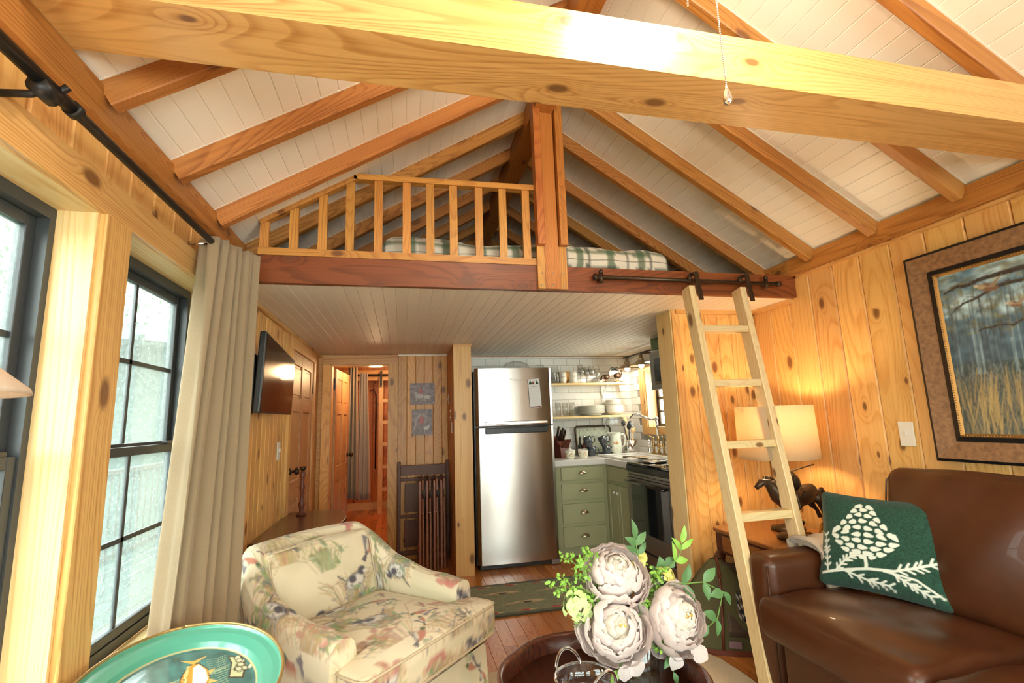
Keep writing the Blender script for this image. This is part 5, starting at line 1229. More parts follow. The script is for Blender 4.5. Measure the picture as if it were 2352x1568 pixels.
rd_ = MB().tube([o_+V(p) for p in ((.03, 0, .08), (.02, 0, .125), (-.015, 0, .165), (-.03, 0, .17))], [.026, .028, .024, .014], 10).ell(o_+V((-.048, 0, .182)), (.018, .015, .018)).tube([o_+V(p) for p in ((-.005, -.02, .155), (-.045, -.03, .13), (-.045, -.02, .105))], [.012, .009, .008], 8).tube([o_+V(p) for p in ((.03, -.03, .08), (-.03, -.055, .05), (-.01, -.055, .0), (-.035, -.055, -.02))], [.02, .016, .011, .009], 8).tube([o_+V(p) for p in ((-.005, .02, .155), (.03, .05, .15), (.06, .05, .17))], [.012, .009, .007], 8)
part('rider', rd_, 'bronze', hs, True)
T_(((-.058, 0, .194), (-.075, 0, .20)), [.012, .006], 'helmet_brim')
T_(((.06, .05, .17), (.215, .06, .195)), .0035, 'mallet'); T_(((-.045, -.055, .03), (-.105, -.055, -.055), (-.085, -.055, -.068), (-.125, -.055, -.048)), .003, 'foot_mallet')
part('plinth', MB().lathe([(.085, .623), (.09, .630), (.08, .642), (.04, .648), (.0, .652)], 28, Matrix.Translation((2.06, 2.33, 0)) @ Matrix.Scale(1, 4)), 'bronze', hs, True)
part('support', MB().tube([(2.075, 2.31, .648), (2.05, 2.31, .668)], .014, 8), 'bronze', hs, True)
bg_ = thing('hunting_horn', 'coiled brass horn lying on the end table', 'horn', (2.12, 2.27, .625))
part('horn', MB().tube([(1.93, 2.245, .632), (2.02, 2.24, .640), (2.10, 2.24, .645), (2.14, 2.24, .65), (2.17, 2.24, .662), (2.19, 2.24, .67)], [.006, .008, .011, .018, .035, .048], 16), 'brass', bg_, True)
part('coil', MB().tube([(2.05+.055*math.cos(a), 2.255, .652+.018*math.sin(a)) for a in [2*PI*i/20 for i in range(21)]], .007, 8), 'brass', bg_, True)
part('strap', MB().tube([(1.94, 2.22, .629), (2.0, 2.20, .632), (2.06, 2.21, .63), (2.12, 2.20, .635)], .006, 6), 'redink', bg_, True)
# canvas bag on the floor
bag = thing('canvas_bag', 'olive canvas tote bag with leather trim on the floor by the ladder', 'bag', (1.80, 2.62, 0))
Mg = Matrix.Translation((1.775, 2.64, 0)) @ Matrix.Rotation(math.radians(-26), 4, 'Z')
def bagw(u, v, side, t=.095):
    # u along width, v height; tall dome outline
    h = .50*v; wdt = .215*(1-.80*v**2.2)
    return V(((2*u-1)*wdt, side*t*(1-v)**.5*math.cos((2*u-1)*PI/2*.8)-.01, .012+h*(1-.35*abs(2*u-1)**2.5*v)))
bgm = MB()
n_ = 26
prof = [(v, ) for v in (0,)]
def bfn(u, v):
    a = 2*PI*u; h = v; wx = .235*(1-.86*h**2.4); wy = .105*(1-h)**.55+.012
    e = .75; cx = math.copysign(abs(math.cos(a))**e, math.cos(a)); sy = math.copysign(abs(math.sin(a))**e, math.sin(a))
    return Mg @ V((wx*cx, wy*sy, .012+.455*h))
part('body', MB().grid(bfn, 56, 26), 'olive', bag, True)
part('base_trim', MB().grid(lambda u, v: Mg @ V(((.219)*math.copysign(abs(math.cos(2*PI*u))**.75, math.cos(2*PI*u)), (.120)*math.copysign(abs(math.sin(2*PI*u))**.75, math.sin(2*PI*u)), .0+.03*v)), 56, 3).box(-.15, .15, -.08, .08, 0, .012, Mg), 'leather', bag, True)
part('front_strap', MB().tube([Mg @ V(p) for p in ((-.02, -.124, .03), (-.01, -.110, .15), (0, -.080, .30), (.005, -.045, .40), (.0, -.01, .475), (0, .02, .46))], .007, 8), 'leather', bag, True)
part('buckle_strap', MB().bar(Mg @ V((.004, -.064, .38)), Mg @ V((.0, -.006, .478)), .026, .010, (1, 0, 0)), 'leather', bag, bevel=.003)
part('side_flap', MB().grid(lambda u, v: Mg @ V((.02+.20*u*(1-.5*v), -.108+.09*v-.004+.055*u*u, .10+.36*v-.02*u)), 14, 14), plain('brown_flap', (.075, .045, .03), .6, noise=.2), bag, True).modifiers.new('t', 'SOLIDIFY').thickness = .004
part('printed_scarf', MB().grid(lambda u, v: Mg @ V((.075+.11*u, -.105+.075*v*.6+.05*u*u-.012, .20+.12*v-.10*u)), 30, 22, lambda u, v, p: (.55, .5, .42) if math.sin(u*23)*math.sin(v*17+u*8) > .35 else ((.12, .07, .05) if math.sin(u*11+v*9) > .2 else (.01, .01, .015))), 'print', bag, True).modifiers.new('t', 'SOLIDIFY').thickness = .003
part('name_patch', MB().box(.01, .075, -.132, -.124, .045, .080, Mg), plain('mauve_patch', (.22, .13, .15), .6), bag, bevel=.002)
# painting
pf = thing('framed_painting', 'large framed painting of quail flying over a misty marsh', 'painting', (XR, 1.2, 1.03))
y1, y0, z0, z1 = 1.78, .55, 1.055, 2.005
fw_ = .135
def fr_side(nm, a, b_, c, d, mt): part(nm, MB().add([a, b_, c, d]+[(XR-.002, *p[1:]) for p in (a, b_, c, d)], [(0, 1, 2, 3), (7, 6, 5, 4), (0, 4, 5, 1), (1, 5, 6, 2), (2, 6, 7, 3), (3, 7, 4, 0)]), mt, pf)
def ring(i, x):
    return [(x, y1-i, z0+i), (x, y1-i, z1-i), (x, y0+i, z1-i), (x, y0+i, z0+i)]
specs = [(0, .012, XR-.040, XR-.046, 'black', 'outer_lip'), (.012, .088, XR-.044, XR-.026, 'bark', 'frame_side'), (.088, .108, XR-.030, XR-.036, 'black', 'inner_lip'), (.108, .122, XR-.030, XR-.022, 'gold', 'gold_bead')]
for i0, i1, xa, xb, mt, nm in specs:
    A_, B_ = ring(i0, xa), ring(i1, xb)
    for k in range(4):
        k2 = (k+1) % 4; fr_side(nm, A_[k], A_[k2], B_[k2], B_[k], mt)
bd_ = MB()
yy = y1-.113
while yy > y0+.113: bd_.ell((XR-.031, yy, z1-.113), .0035, 5, 3); bd_.ell((XR-.031, yy, z0+.113), .0035, 5, 3); yy -= .011
zz = z0+.113
while zz < z1-.113: bd_.ell((XR-.031, y1-.113, zz), .0035, 5, 3); zz += .011
setprops(part('bead_row', bd_, 'gold', pf, True), kind='stuff')
PW, PH = (y1-y0)-2*.12, (z1-z0)-2*.12
cp = Canvas(PW, PH, .0025, (.25, .36, .42)); R = random.Random(11)
H_ = PH
for k in range(cp.ny):
    f = k/cp.ny; c = (.05, .075, .07) if f < .42 else (.07+.12*(f-.42), .11+.25*(f-.42), .14+.35*(f-.42)); cp.a[k, :, :] = c
for _ in range(90): cp.ell(R.uniform(0, PW), H_*R.uniform(.70, 1.0), R.uniform(.015, .05), R.uniform(.01, .03), (.50, .68, .74), R.uniform(-.3, .3), .55, .6)
for _ in range(260): cp.ell(R.uniform(0, PW), H_*R.uniform(.60, 1.0), R.uniform(.005, .028), R.uniform(.004, .012), R.choice([(.10, .12, .06), (.20, .17, .05), (.07, .09, .07), (.28, .24, .06)]), R.uniform(-.4, .4), .55, .6)
for _ in range(80):
    x = R.uniform(0, PW); cp.line([(x, H_*.36), (x+R.uniform(-.01, .01), H_*R.uniform(.6, .85))], R.uniform(.002, .010), R.choice([(.10, .14, .16), (.06, .085, .095), (.30, .42, .47), (.16, .22, .25)]), .55)
for _ in range(14):
    x = R.uniform(.4*PW, PW); cp.line([(x, H_*.42), (x, H_*.68)], .018, (.42, .60, .66), .35)
cp.noise(.35, .02)
for _ in range(2600):
    x = R.uniform(0, PW); y = H_*R.uniform(-.06, .30)**1.0 if 0 else H_*R.uniform(-.06, .30); cp.line([(x, y), (x+R.uniform(-.012, .012), y+R.uniform(.02, .07))], .0028, R.choice([(.26, .20, .10), (.34, .26, .12), (.10, .10, .085), (.18, .17, .13), (.08, .085, .08), (.15, .16, .15)]), .6)
for _ in range(260):
    x = R.uniform(0, PW); y = H_*R.uniform(.28, .40); cp.line([(x, y), (x+R.uniform(-.02, .02), y+.03)], .004, R.choice([(.20, .20, .18), (.14, .16, .16), (.27, .26, .22)]), .5)
for x0 in (.10, .30, .62, .8):
    for _ in range(90):
        x = PW*x0+R.gauss(0, .05); y = H_*R.uniform(-.05, .2); cp.line([(x, y), (x+R.uniform(-.02, .03), y+H_*R.uniform(.08, .24))], .003, R.choice([(.46, .32, .12), (.52, .38, .16), (.36, .25, .10)]), .6, True)
def limb(p, w_):
    q_ = [(a*PW, b_*H_) for a, b_ in p]; o_l = []
    for i in range(len(q_)-1):
        for k in range(6): t = k/6; o_l.append((q_[i][0]+(q_[i+1][0]-q_[i][0])*t+R.uniform(-.004, .004), q_[i][1]+(q_[i+1][1]-q_[i][1])*t+.012*math.sin(PI*t)+R.uniform(-.004, .004)))
    cp.line(o_l, w_, (.035, .025, .02), .95, True); cp.line([(x, y+w_*.2) for x, y in o_l], w_*.25, (.12, .085, .06), .6, True)
    for x, y in o_l[3::4]:
        for _ in range(3): cp.line([(x, y), (x+R.uniform(-.05, .03), y-R.uniform(-.03, .06))], .004, (.05, .04, .03), .8, True)
limb([(1.1, .80), (.8, .86), (.55, .90), (.35, .92), (.12, .90), (.0, .87)], .042); limb([(.62, .90), (.30, .86), (.12, .80), (.03, .74)], .022); limb([(1.1, .95), (.9, .93), (.7, .84), (.45, .70), (.25, .62), (.1, .60)], .024); limb([(.9, .9), (.75, 1.0)], .02)
for _ in range(220):
    t = R.random(); x = PW*(.0+.98*t); y = H_*(.93-.33*R.random()); cp.line([(x, y), (x+R.uniform(-.008, .008), y-R.uniform(.02, .09))], .005, R.choice([(.05, .05, .045), (.09, .085, .06), (.13, .11, .06)]), .5, True)
for bx, by, s_ in ((.19, .86, 1.25), (.36, .745, 1.1), (.33, .47, 1.1), (.27, .73, .8), (.62, .70, .9), (.60, .47, .9)):
    x, y = bx*PW, by*H_; cp.ell(x, y, .030*s_, .014*s_, (.20, .11, .06), -.3); cp.ell(x-.02*s_, y+.008, .012*s_, .008*s_, (.45, .33, .20), -.3); cp.poly([(x-.005, y), (x+.045*s_, y+.035*s_), (x+.02, y-.004)], (.30, .22, .15)); cp.poly([(x, y), (x-.05*s_, y+.02*s_), (x-.01, y+.012)], (.38, .29, .2)); cp.ell(x-.034*s_, y+.012*s_, .006*s_, .005*s_, (.6, .52, .4))
part('canvas', MB().grid(lambda u, v: V((XR-.022, y1-.12-PW*u, z0+.12+PH*v)), 300, 230, lambda u, v, p: tuple(cp.at(u*PW, v*PH))), 'canvas', pf)
# ================================================================== RUGS AND COFFEE TABLE
rg2 = MB()
outl = [(.05, -.1), (1.62, -.1), (1.66, 1.2), (1.67, 2.33), (1.655, 2.50), (1.60, 2.63), (1.50, 2.68), (.3, 2.72), (.05, 2.72)]
solo('area_rug', rg2.prism(outl, .001, .014), 'cream', 'cream woven area rug under the coffee table', 'rug', (.9, 1.5, .001), bevel=.004)
gr = Canvas(1.10, .64, .004, (.22, .23, .13)); gr.noise(.25, .01)
for y0, y1 in ((.0, .035), (.605, .64)): gr.poly([(0, y0), (1.1, y0), (1.1, y1), (0, y1)], (.10, .105, .06))
for k in range(5):
    for yb_ in (.055, .585):
        x = .10+.24*k; gr.poly([(x, yb_-.014), (x+.07, yb_-.014), (x+.07, yb_+.014), (x, yb_+.014)], (.55, .06, .05)); gr.poly([(x+.07, yb_-.010), (x+.11, yb_-.010), (x+.11, yb_+.010), (x+.07, yb_+.010)], (.55, .42, .22)); gr.poly([(x+.02, yb_-.004), (x+.05, yb_-.004), (x+.05, yb_+.004), (x+.02, yb_+.004)], (.08, .05, .04))
for x, y, fl in ((.15, .42, 1), (.62, .40, -1), (.30, .20, -1), (.78, .22, 1)):
    gr.poly([(x-.02, y-.01), (x+.18, y-.02), (x+.30, y), (x+.20, y+.03), (x+.05, y+.025)], (.62, .42, .22)); gr.poly([(x+.03, y-.005), (x+.13, y-.012), (x+.20, y+.004), (x+.10, y+.014)], (.22, .23, .13)); gr.line([(x-.07, y+.02*fl), (x, y)], .016, (.55, .36, .19)); gr.poly([(x+.10, y-.02), (x+.16, y-.02), (x+.16, y+.012), (x+.10, y+.012)], (.04, .03, .03))
rm = thing('hall_rug', 'green woven rug with fish motifs in front of the refrigerator', 'rug', (.98, 3.73, 0))
part('pile', MB().grid(lambda u, v: V((.48+1.02*u, 3.415+.63*v, .012)), 270, 160, lambda u, v, p: tuple(gr.at(u*1.10, v*.64))), 'hook', rm)
part('backing', MB().box(.478, 1.502, 3.413, 4.047, .001, .0115), plain('rug_edge', (.05, .05, .03), .9), rm)
cft = thing('coffee_table', 'round dark wood coffee table with a raised scalloped rim', 'table', (.61, 1.56, 0))
n = 96
def scal(a): return .300+.010*abs(math.sin(a*4))
ring_ = MB(); prof = [(-.006, .438), (0, .50), (.010, .512), (.020, .508), (.022, .498), (.014, .450), (.0, .440)]
ring_ = MB().grid(lambda u, v: V(((scal(2*PI*u)+np.interp(v*6, range(7), [q[0] for q in prof]))*math.cos(2*PI*u), (scal(2*PI*u)+np.interp(v*6, range(7), [q[0] for q in prof]))*math.sin(2*PI*u), np.interp(v*6, range(7), [q[1] for q in prof]))), n, 6)
obj('rim', ring_, 'dark', cft, True); obj('table_top', MB().lathe([(.10, .425), (.308, .430), (.306, .452), (0, .452)], 64), 'dark', cft, True)
obj('pedestal', MB().lathe([(.05, .43), (.035, .38), (.05, .30), (.03, .2), (.045, .12), (.0, .10)], 20), 'dark', cft, True)
for k in range(3): a = 2*PI*k/3+.4; obj('leg', MB().tube([(.02*math.cos(a), .02*math.sin(a), .15), (.14*math.cos(a), .14*math.sin(a), .12), (.24*math.cos(a), .24*math.sin(a), .03), (.28*math.cos(a), .28*math.sin(a), .017)], [.03, .024, .018, .02], 10), 'dark', cft, True)
# glass bucket
gb_ = thing('glass_bucket', 'clear glass bucket with looped handles on the coffee table', 'bucket', (.525, 1.475, .453))
BR, BH = .088, .095
def rimz(a):  # two looping handles rise from the rim
    d = 0
    for c in (1.95, 1.95+PI):
        x = math.atan2(math.sin(a-c), math.cos(a-c)); d = max(d, .045*math.exp(-(x/.33)**4))
    return d
obj('body', MB().lathe([(.0, 0), (.078, 0), (.083, .004), (.088, .05), (BR, BH), (BR-.0045, BH), (.083, .05), (.078, .014), (.0, .012)], 64), 'clear', gb_, True)
obj('rim', MB().tube([(BR*1.01*math.cos(a), BR*1.01*math.sin(a), BH+.0) for a in [2*PI*i/64 for i in range(65)]], .0042, 10), 'realglass', gb_, True)
for c in (1.95, 1.95+PI):
    pts = []
    for i in range(21):
        t = i/20; a = c+(t-.5)*1.15; pts.append((BR*1.02*math.cos(a), BR*1.02*math.sin(a), BH+.048*math.sin(PI*t)**.6))
    obj('handle', MB().tube(pts, .0050, 10), 'realglass', gb_, True)
bs = thing('woven_coaster', 'small wicker coaster beside the vase', 'coaster', (.63, 1.50, .453))
for k in range(6): obj('coil', MB().tube([(.010*k*math.cos(a)+.006, .010*k*math.sin(a), .006) for a in [2*PI*i/24 for i in range(25)]] if k else [(0, 0, .006), (.004, 0, .006)], .005, 6), 'brass' if k % 2 else 'bark', bs, True)
# vase and flowers
vs_ = thing('glass_vase', 'clear glass cylinder vase holding the bouquet', 'vase', (.75, 1.59, .453))
obj('body', MB().lathe([(0, 0), (.066, 0), (.070, .006), (.073, .135), (.0695, .137), (.066, .012), (0, .010)], 48), 'clear', vs_, True)
wtr = obj('water', MB().lathe([(.064, .014), (.065, .085), (0, .085)], 32), glassy('vase_water', (.92, .96, .86), .3), vs_, True)
bq = V((.75, 1.60, .60))
rnd = random.Random(21)
def flower(name, label, c, R_, axis, cat='flower', group='pink white peonies of the bouquet'):
    c = V(c); q = V(axis).normalized().to_track_quat('Z', 'Y').to_matrix().to_4x4()
    t = thing(name, label, cat, c, group=group); t.matrix_basis = Matrix.Translation(c)
    # a dense ball of ruffled petals, each one a cupped sheet whose upper rim overlaps the ones nearer the centre, and loose guard petals below
    specs_ = []
    for ring_i, (th, n_, r_, w_, h_) in enumerate(((2.05, 7, 1.10, .78, .85), (1.72, 8, 1.06, .62, .72), (1.38, 9, 1.0, .52, .64), (1.08, 9, .95, .46, .56), (.80, 8, .89, .46, .48), (.55, 6, .83, .50, .40), (.30, 4, .76, .60, .34))):
        for k in range(n_): specs_.append((th+rnd.uniform(-.22, .22), 2*PI*(k+.5*(ring_i % 2)+rnd.uniform(-.35, .35))/n_, R_*r_*rnd.uniform(.93, 1.06), w_*rnd.uniform(.85, 1.2), h_*rnd.uniform(.9, 1.15), ring_i))
    for th, az, r_, w_, h_, ri in specs_:
        ph = rnd.random()*6; skew = rnd.uniform(-.16, .16); fl = rnd.uniform(.10, .26) if ri < 2 else rnd.uniform(.02, .12)
        def pf_(u, v):
            s_ = (u-.5)*2; t2 = v; wid = w_*(.40+.60*math.sin(min(1, t2*1.25)*PI/2))*(1-.28*max(0, t2-.75)/.25*abs(s_))
            notch = .06*math.cos(s_*9+ph)*(t2 > .8)*(t2-.8)*5+.05*abs(s_)**3
            polar = th+h_*.5-h_*(t2*(1-notch))+skew*s_; rr_ = r_*(.90+.10*math.sin(t2*PI*.62)+fl*max(0, t2-.62)**1.5*2.2)+R_*.028*math.sin(s_*7+ph)*t2+R_*.015*math.sin(t2*8+ph)-R_*.05*s_*s_
            polar = max(polar, .02); a_ = az+s_*wid/max(math.sin(min(polar, PI-.3)), .38)
            return q @ V((rr_*math.sin(polar)*math.cos(a_), rr_*math.sin(polar)*math.sin(a_), rr_*math.cos(polar)))
        o = obj('petal', MB().grid(pf_, 9, 9), 'petal' if ri < 5 else 'petal2', t, True)
    obj('core', MB().ell((0, 0, 0), R_*.72, 16, 10), 'petal2', t, True)
    obj('centre', MB().ell(q @ V((R_*.1, -R_*.05, R_*.66)), (R_*.17, R_*.09, R_*.09), 10, 6), 'pistil', t, True)
    obj('stem', MB().tube([(0, 0, -R_*.6), tuple((V((.745+rnd.uniform(-.02, .02), 1.60, .60))-c)*.75), tuple(V((.735+rnd.uniform(-.03, .03), 1.595+rnd.uniform(-.02, .02), .47))-c)], .0038, 8), 'stem', t, True)
    return t
flower('peony', 'upper peony of the bouquet, facing up behind the other two', (.695, 1.60, .772), .096, (-.1, -.65, .75))
flower('peony', 'lower left peony with yellow centre, hanging over the glass bucket', (.655, 1.545, .642), .100, (-.15, -.85, .42))
flower('peony', 'right peony with a drooping lower petal, beside the canvas bag', (.865, 1.56, .640), .100, (.25, -.85, .40))
pt_ = None
def leafm(mb, base, tip, w_, up=(0, 0, 1), n_=7, bend=.15):
    base, tip = V(base), V(tip); d = tip-base; L_ = d.length; d.normalize(); s_ = d.cross(V(up)); s_ = s_.normalized() if s_.length > 1e-4 else V((1, 0, 0)); nn = s_.cross(d)
    o = len(mb.v); 
    for i in range(n_):
        t = i/(n_-1); w2 = w_*math.sin(PI*min(t**.8*.98+.01, 1))*.5; c = base+d*L_*t+nn*bend*L_*math.sin(PI*t)*.5
        for k in (-1, 0, 1): p = c+s_*w2*k+nn*abs(k)*w2*.25; mb.v.append(tuple(p))
    for i in range(n_-1):
        for k in (0, 1): a = o+i*3+k; mb.f.append([a, a+3, a+4, a+1])
def sprig(name, label, pts, leaves, w_, mt, group=None, cat='foliage', leafname='leaf', seed=1, paired=True, lf=.06):
    t = thing(name, label, cat, pts[0], group=group); r = random.Random(seed); P = [V(p) for p in pts]
    part('stem', MB().tube(P, .0022, 6), 'stem', t, True)
    def at(s):
        s *= len(P)-1; i = min(int(s), len(P)-2); return P[i].lerp(P[i+1], s-i), (P[i+1]-P[i]).normalized()
    for s in leaves:
        p, d = at(s); side = d.cross(V((.2, -1, .1))).normalized()
        for sg in ((-1, 1) if paired and s < .98 else (r.choice((-1, 1)),)):
            dir_ = (d*.6+side*sg*r.uniform(.7, 1.1)+V((0, 0, .1))).normalized() if s < .98 else d
            mb = MB(); leafm(mb, p, p+dir_*lf*r.uniform(.8, 1.15), w_*r.uniform(.85, 1.15), (r.uniform(-.3, .3), -1, .5)); part(leafname, mb, mt, t, True)
    return t
S0 = (.75, 1.60, .58)
sprig('leaf_sprig', 'tall leafy sprig rising at the top of the bouquet', [(.745, 1.60, .60), (.775, 1.60, .74), (.782, 1.60, .83), (.775, 1.60, .885)], (.70, .88, 1.0), .026, 'leaf2', 'leafy sprigs of the bouquet', seed=3, lf=.062)
sprig('leaf_sprig', 'long curved sprig reaching right over the canvas bag', [(.78, 1.60, .64), (.90, 1.58, .735), (1.00, 1.57, .735), (1.065, 1.56, .70), (1.035, 1.56, .62), (1.00, 1.56, .60)], (.25, .4, .60, .82, 1.0), .030, 'leaf2', 'leafy sprigs of the bouquet', seed=5, lf=.066)
sprig('leaf_sprig', 'sprig with bronzed leaves toward the nook post', [(.80, 1.61, .68), (.88, 1.61, .76), (.945, 1.61, .82), (.955, 1.61, .855)], (.55, .8, 1.0), .022, 'leaf', 'leafy sprigs of the bouquet', seed=8, lf=.06)
sprig('leaf_sprig', 'dark round-leaved sprig behind the right peony', [(.77, 1.63, .66), (.85, 1.63, .74), (.90, 1.63, .78)], (.5, .8, 1.0), .045, 'leaf2', 'leafy sprigs of the bouquet', seed=9, lf=.05)
sprig('leaf_sprig', 'short sprig with pointed leaves hanging under the right peony', [(.80, 1.57, .60), (.825, 1.53, .55), (.835, 1.52, .50)], (.6, 1.0), .018, 'leaf2', 'leafy sprigs of the bouquet', seed=4, lf=.04)
sprig('leaf_sprig', 'single broad leaf hanging over the bucket handle', [(.70, 1.56, .60), (.655, 1.50, .56), (.635, 1.49, .545)], (1.0,), .022, 'leaf', 'leafy sprigs of the bouquet', seed=4, lf=.05)
# maidenhair sprays
for k, (tip, lab) in enumerate((((.475, 1.60, .765), 'feathery light green spray reaching farthest left'), ((.535, 1.60, .845), 'feathery spray standing upright at the left of the bouquet'), ((.60, 1.61, .855), 'feathery spray just left of the upper peony'), ((.56, 1.58, .72), 'feathery spray between hydrangea and upper peony'), ((.80, 1.55, .56), 'feathery spray trailing down between the peonies'), ((.86, 1.60, .77), 'feathery spray above the right peony'), ((.77, 1.56, .68), 'feathery spray in the middle of the bouquet'))):
    t = thing('fern_spray', lab, 'foliage', S0, group='feathery sprays of the bouquet'); r = random.Random(k+40); a = V(S0); b_ = V(tip); mid = a.lerp(b_, .5)+V((0, 0, .03))
    lv = MB(); sm_ = MB().tube([a, mid, b_], .0016, 5)
    for i in range(26):
        s = .35+.65*i/25; c = a.lerp(mid, s*2) if s < .5 else mid.lerp(b_, s*2-1); dv = V((r.uniform(-1, 1), r.uniform(-.6, .6), r.uniform(-.6, 1))).normalized(); e = c+dv*r.uniform(.02, .05); sm_.tube([c, e], .0008, 4)
        for _ in range(6):
            f = c.lerp(e, r.uniform(.4, 1.05))+V((r.uniform(-.007, .007), r.uniform(-.007, .007), r.uniform(-.007, .007))); d2 = V((r.uniform(-1, 1), r.uniform(-1, 1), r.uniform(-1, 1))).normalized(); leafm(lv, f, f+d2*.013, .012, (r.uniform(-1, 1), -1, r.uniform(-1, 1)), 4)
    part('stem', sm_, 'stem', t, True); setprops(part('leaflets', lv, 'leaf', t, True), kind='stuff')
def cluster(name, label, c, R_, n_, mt, ps):
    t = thing(name, label, 'flower', c); r = random.Random(n_)
    for i in range(n_):
        d = V((r.gauss(0, 1), r.gauss(-.5, 1), r.gauss(.2, 1))).normalized(); p = V(c)+d*R_*r.uniform(.75, 1); q = d.to_track_quat('Z', 'Y').to_matrix().to_4x4(); mb = MB()
        for k in range(4):
            a = 2*PI*k/4+r.random()*.4; x = V((math.cos(a), math.sin(a), 0)); leafm(mb, p, p+(q @ x)*ps, ps*.95, d, 5, .2)
        part('floret', mb, mt, t, True)
    return t
cluster('hydrangea', 'lime green hydrangea head at the left of the bouquet', (.555, 1.59, .70), .055, 48, 'hydra', .017)
cluster('yellow_blossom', 'pale yellow blossom behind the upper peony', (.80, 1.64, .80), .030, 7, 'yellow', .028)
cluster('yellow_blossom', 'pale yellow blossom behind the right peony', (.885, 1.63, .74), .034, 9, 'yellow', .030)
t = thing('loose_petals', 'three fallen-looking petals drooping under the peonies', 'petals', (.87, 1.53, .55))
for c, d in (((.90, 1.52, .565), (.06, 0, -.045)), ((.85, 1.52, .555), (-.02, 0, -.05)), ((.655, 1.49, .56), (.0, 0, -.05)), ((.685, 1.49, .565), (.02, -.0, -.045))):
    mb = MB(); leafm(mb, V(c), V(c)+V(d), .055, (0, -1, 0), 8, .2); part('petal', mb, 'petal', t, True)
t['label'] = 'pale loose petals drooping from the underside of the two front peonies'

# ================================================================== ARMCHAIR
fab = Canvas(1.3, 1.3, .0025, (.76, .66, .47)); R = random.Random(77); fab.noise(.05, .12); fab.noise(.04, .03)
for _ in range(70): fab.ell(R.uniform(0, 1.3), R.uniform(0, 1.3), R.uniform(.03, .10), R.uniform(.015, .05), R.choice([(.58, .55, .36), (.80, .64, .40), (.80, .72, .56), (.66, .60, .42)]), R.uniform(-.5, .5), .5, .6)
def tuft(x, y, s, c):
    for _ in range(int(60)):
        dx = R.gauss(0, .035)*s; fab.line([(x+dx*.6, y-.03*s), (x+dx+R.uniform(-.008, .008), y+R.uniform(.01, .045)*s), (x+dx*1.5, y+R.uniform(.03, .06)*s)], .0028, tuple(k*R.uniform(.7, 1.15) for k in c), .75)
def leafs(x, y, s, c, n_=26):
    for _ in range(n_): a = R.uniform(0, 2*PI); rr_ = R.uniform(0, .045)*s; fab.ell(x+rr_*math.cos(a), y+rr_*math.sin(a)*.8, .011*s, .004*s, tuple(k*R.uniform(.6, 1.2) for k in c), R.uniform(0, PI), .8)
def dog(x, y, s, fl):
    W2, B2 = (.70, .66, .60), (.10, .09, .11)
    fab.ell(x, y, .036*s, .021*s, B2, .15*fl); fab.ell(x+.002, y-.001, .032*s, .017*s, W2, .15*fl); fab.ell(x+.030*s*fl, y+.022*s, .015*s, .012*s, B2); fab.ell(x+.043*s*fl, y+.018*s, .009*s, .005*s, W2); fab.ell(x-.008*s, y+.006*s, .013*s, .010*s, B2)
    for q in (-.026, -.014, .014, .026): fab.line([(x+q*s, y-.010*s), (x+q*s*1.25, y-.040*s)], .006*s, (.40, .37, .36))
    fab.line([(x-.034*s*fl, y+.008*s), (x-.058*s*fl, y+.026*s)], .004*s, B2)
    for _ in range(14): fab.ell(x+R.gauss(0, .018)*s, y+R.gauss(0, .009)*s, .003, .003, B2, 0, .8)
def duck(x, y, s, a):
    ca, sa = math.cos(a), math.sin(a); p = lambda u, v: (x+(u*ca-v*sa)*s, y+(u*sa+v*ca)*s)
    fab.poly([p(-.05, .0), p(-.028, .014), p(.0, .045), p(.008, .012), p(.0, -.01)], (.22, .19, .20)); fab.ell(*p(0, 0), .030*s, .012*s, (.50, .20, .13), a); fab.ell(*p(.030, .004), .010*s, .008*s, (.08, .14, .07)); fab.line([p(.038, .004), p(.048, .002)], .004*s, (.6, .42, .1)); fab.poly([p(-.026, .004), p(-.060, .010), p(-.056, -.008)], (.15, .13, .14)); fab.ell(*p(-.01, .012), .018*s, .006*s, (.62, .56, .44), a+.5)
def redf(x, y, s):
    for _ in range(16): fab.ell(x+R.gauss(0, .020)*s, y+R.gauss(0, .018)*s, .013*s, .008*s, (R.uniform(.40, .60), R.uniform(.13, .22), R.uniform(.12, .17)), R.uniform(0, 3), .75)
    fab.ell(x, y, .012, .009, (.80, .74, .60), .5)
items = []
tries = 0
while len(items) < 75 and tries < 4000:
    tries += 1; x, y = R.uniform(.03, 1.27), R.uniform(.03, 1.27)
    if all((x-a)**2+(y-b_)**2 > .125**2 for a, b_ in items): items.append((x, y))
for i, (x, y) in enumerate(items):
    k = i % 6
    if k == 0: tuft(x, y-.03, 1.1, (.46, .34, .17)); dog(x, y, 1.15, R.choice((-1, 1))); leafs(x+.02, y-.05, 1.2, (.30, .33, .18))
    elif k == 1: duck(x, y, 1.2, R.uniform(-.8, .8)); 
    elif k == 2: leafs(x, y, 1.3, (.30, .33, .16), 40); tuft(x, y-.02, .8, (.40, .40, .22))
    elif k == 3: redf(x, y, 1.2); tuft(x+.02, y-.04, 1.1, (.52, .36, .20)); leafs(x-.02, y-.02, 1.0, (.28, .30, .16), 16)
    elif k == 4: duck(x, y, .9, R.uniform(-3, 3)); leafs(x, y-.05, .9, (.34, .36, .22), 16); duck(x+.06, y+.05, .6, 1.0)
    else: tuft(x, y, 1.3, (.50, .36, .19)); leafs(x+.03, y+.02, .8, (.18, .19, .16), 18); fab.line([(x-.05, y), (x, y+.03), (x+.05, y+.02)], .004, (.26, .22, .2))
for _ in range(70):
    x, y = R.uniform(0, 1.3), R.uniform(0, 1.3); fab.line([(x-.010, y+.005), (x, y), (x+.010, y+.007)], .0035, (.25, .24, .26), .8)
F_ = lambda s, t: tuple(fab.at(s*.68, t*.68, True))
FX, FYy = .152, 2.058
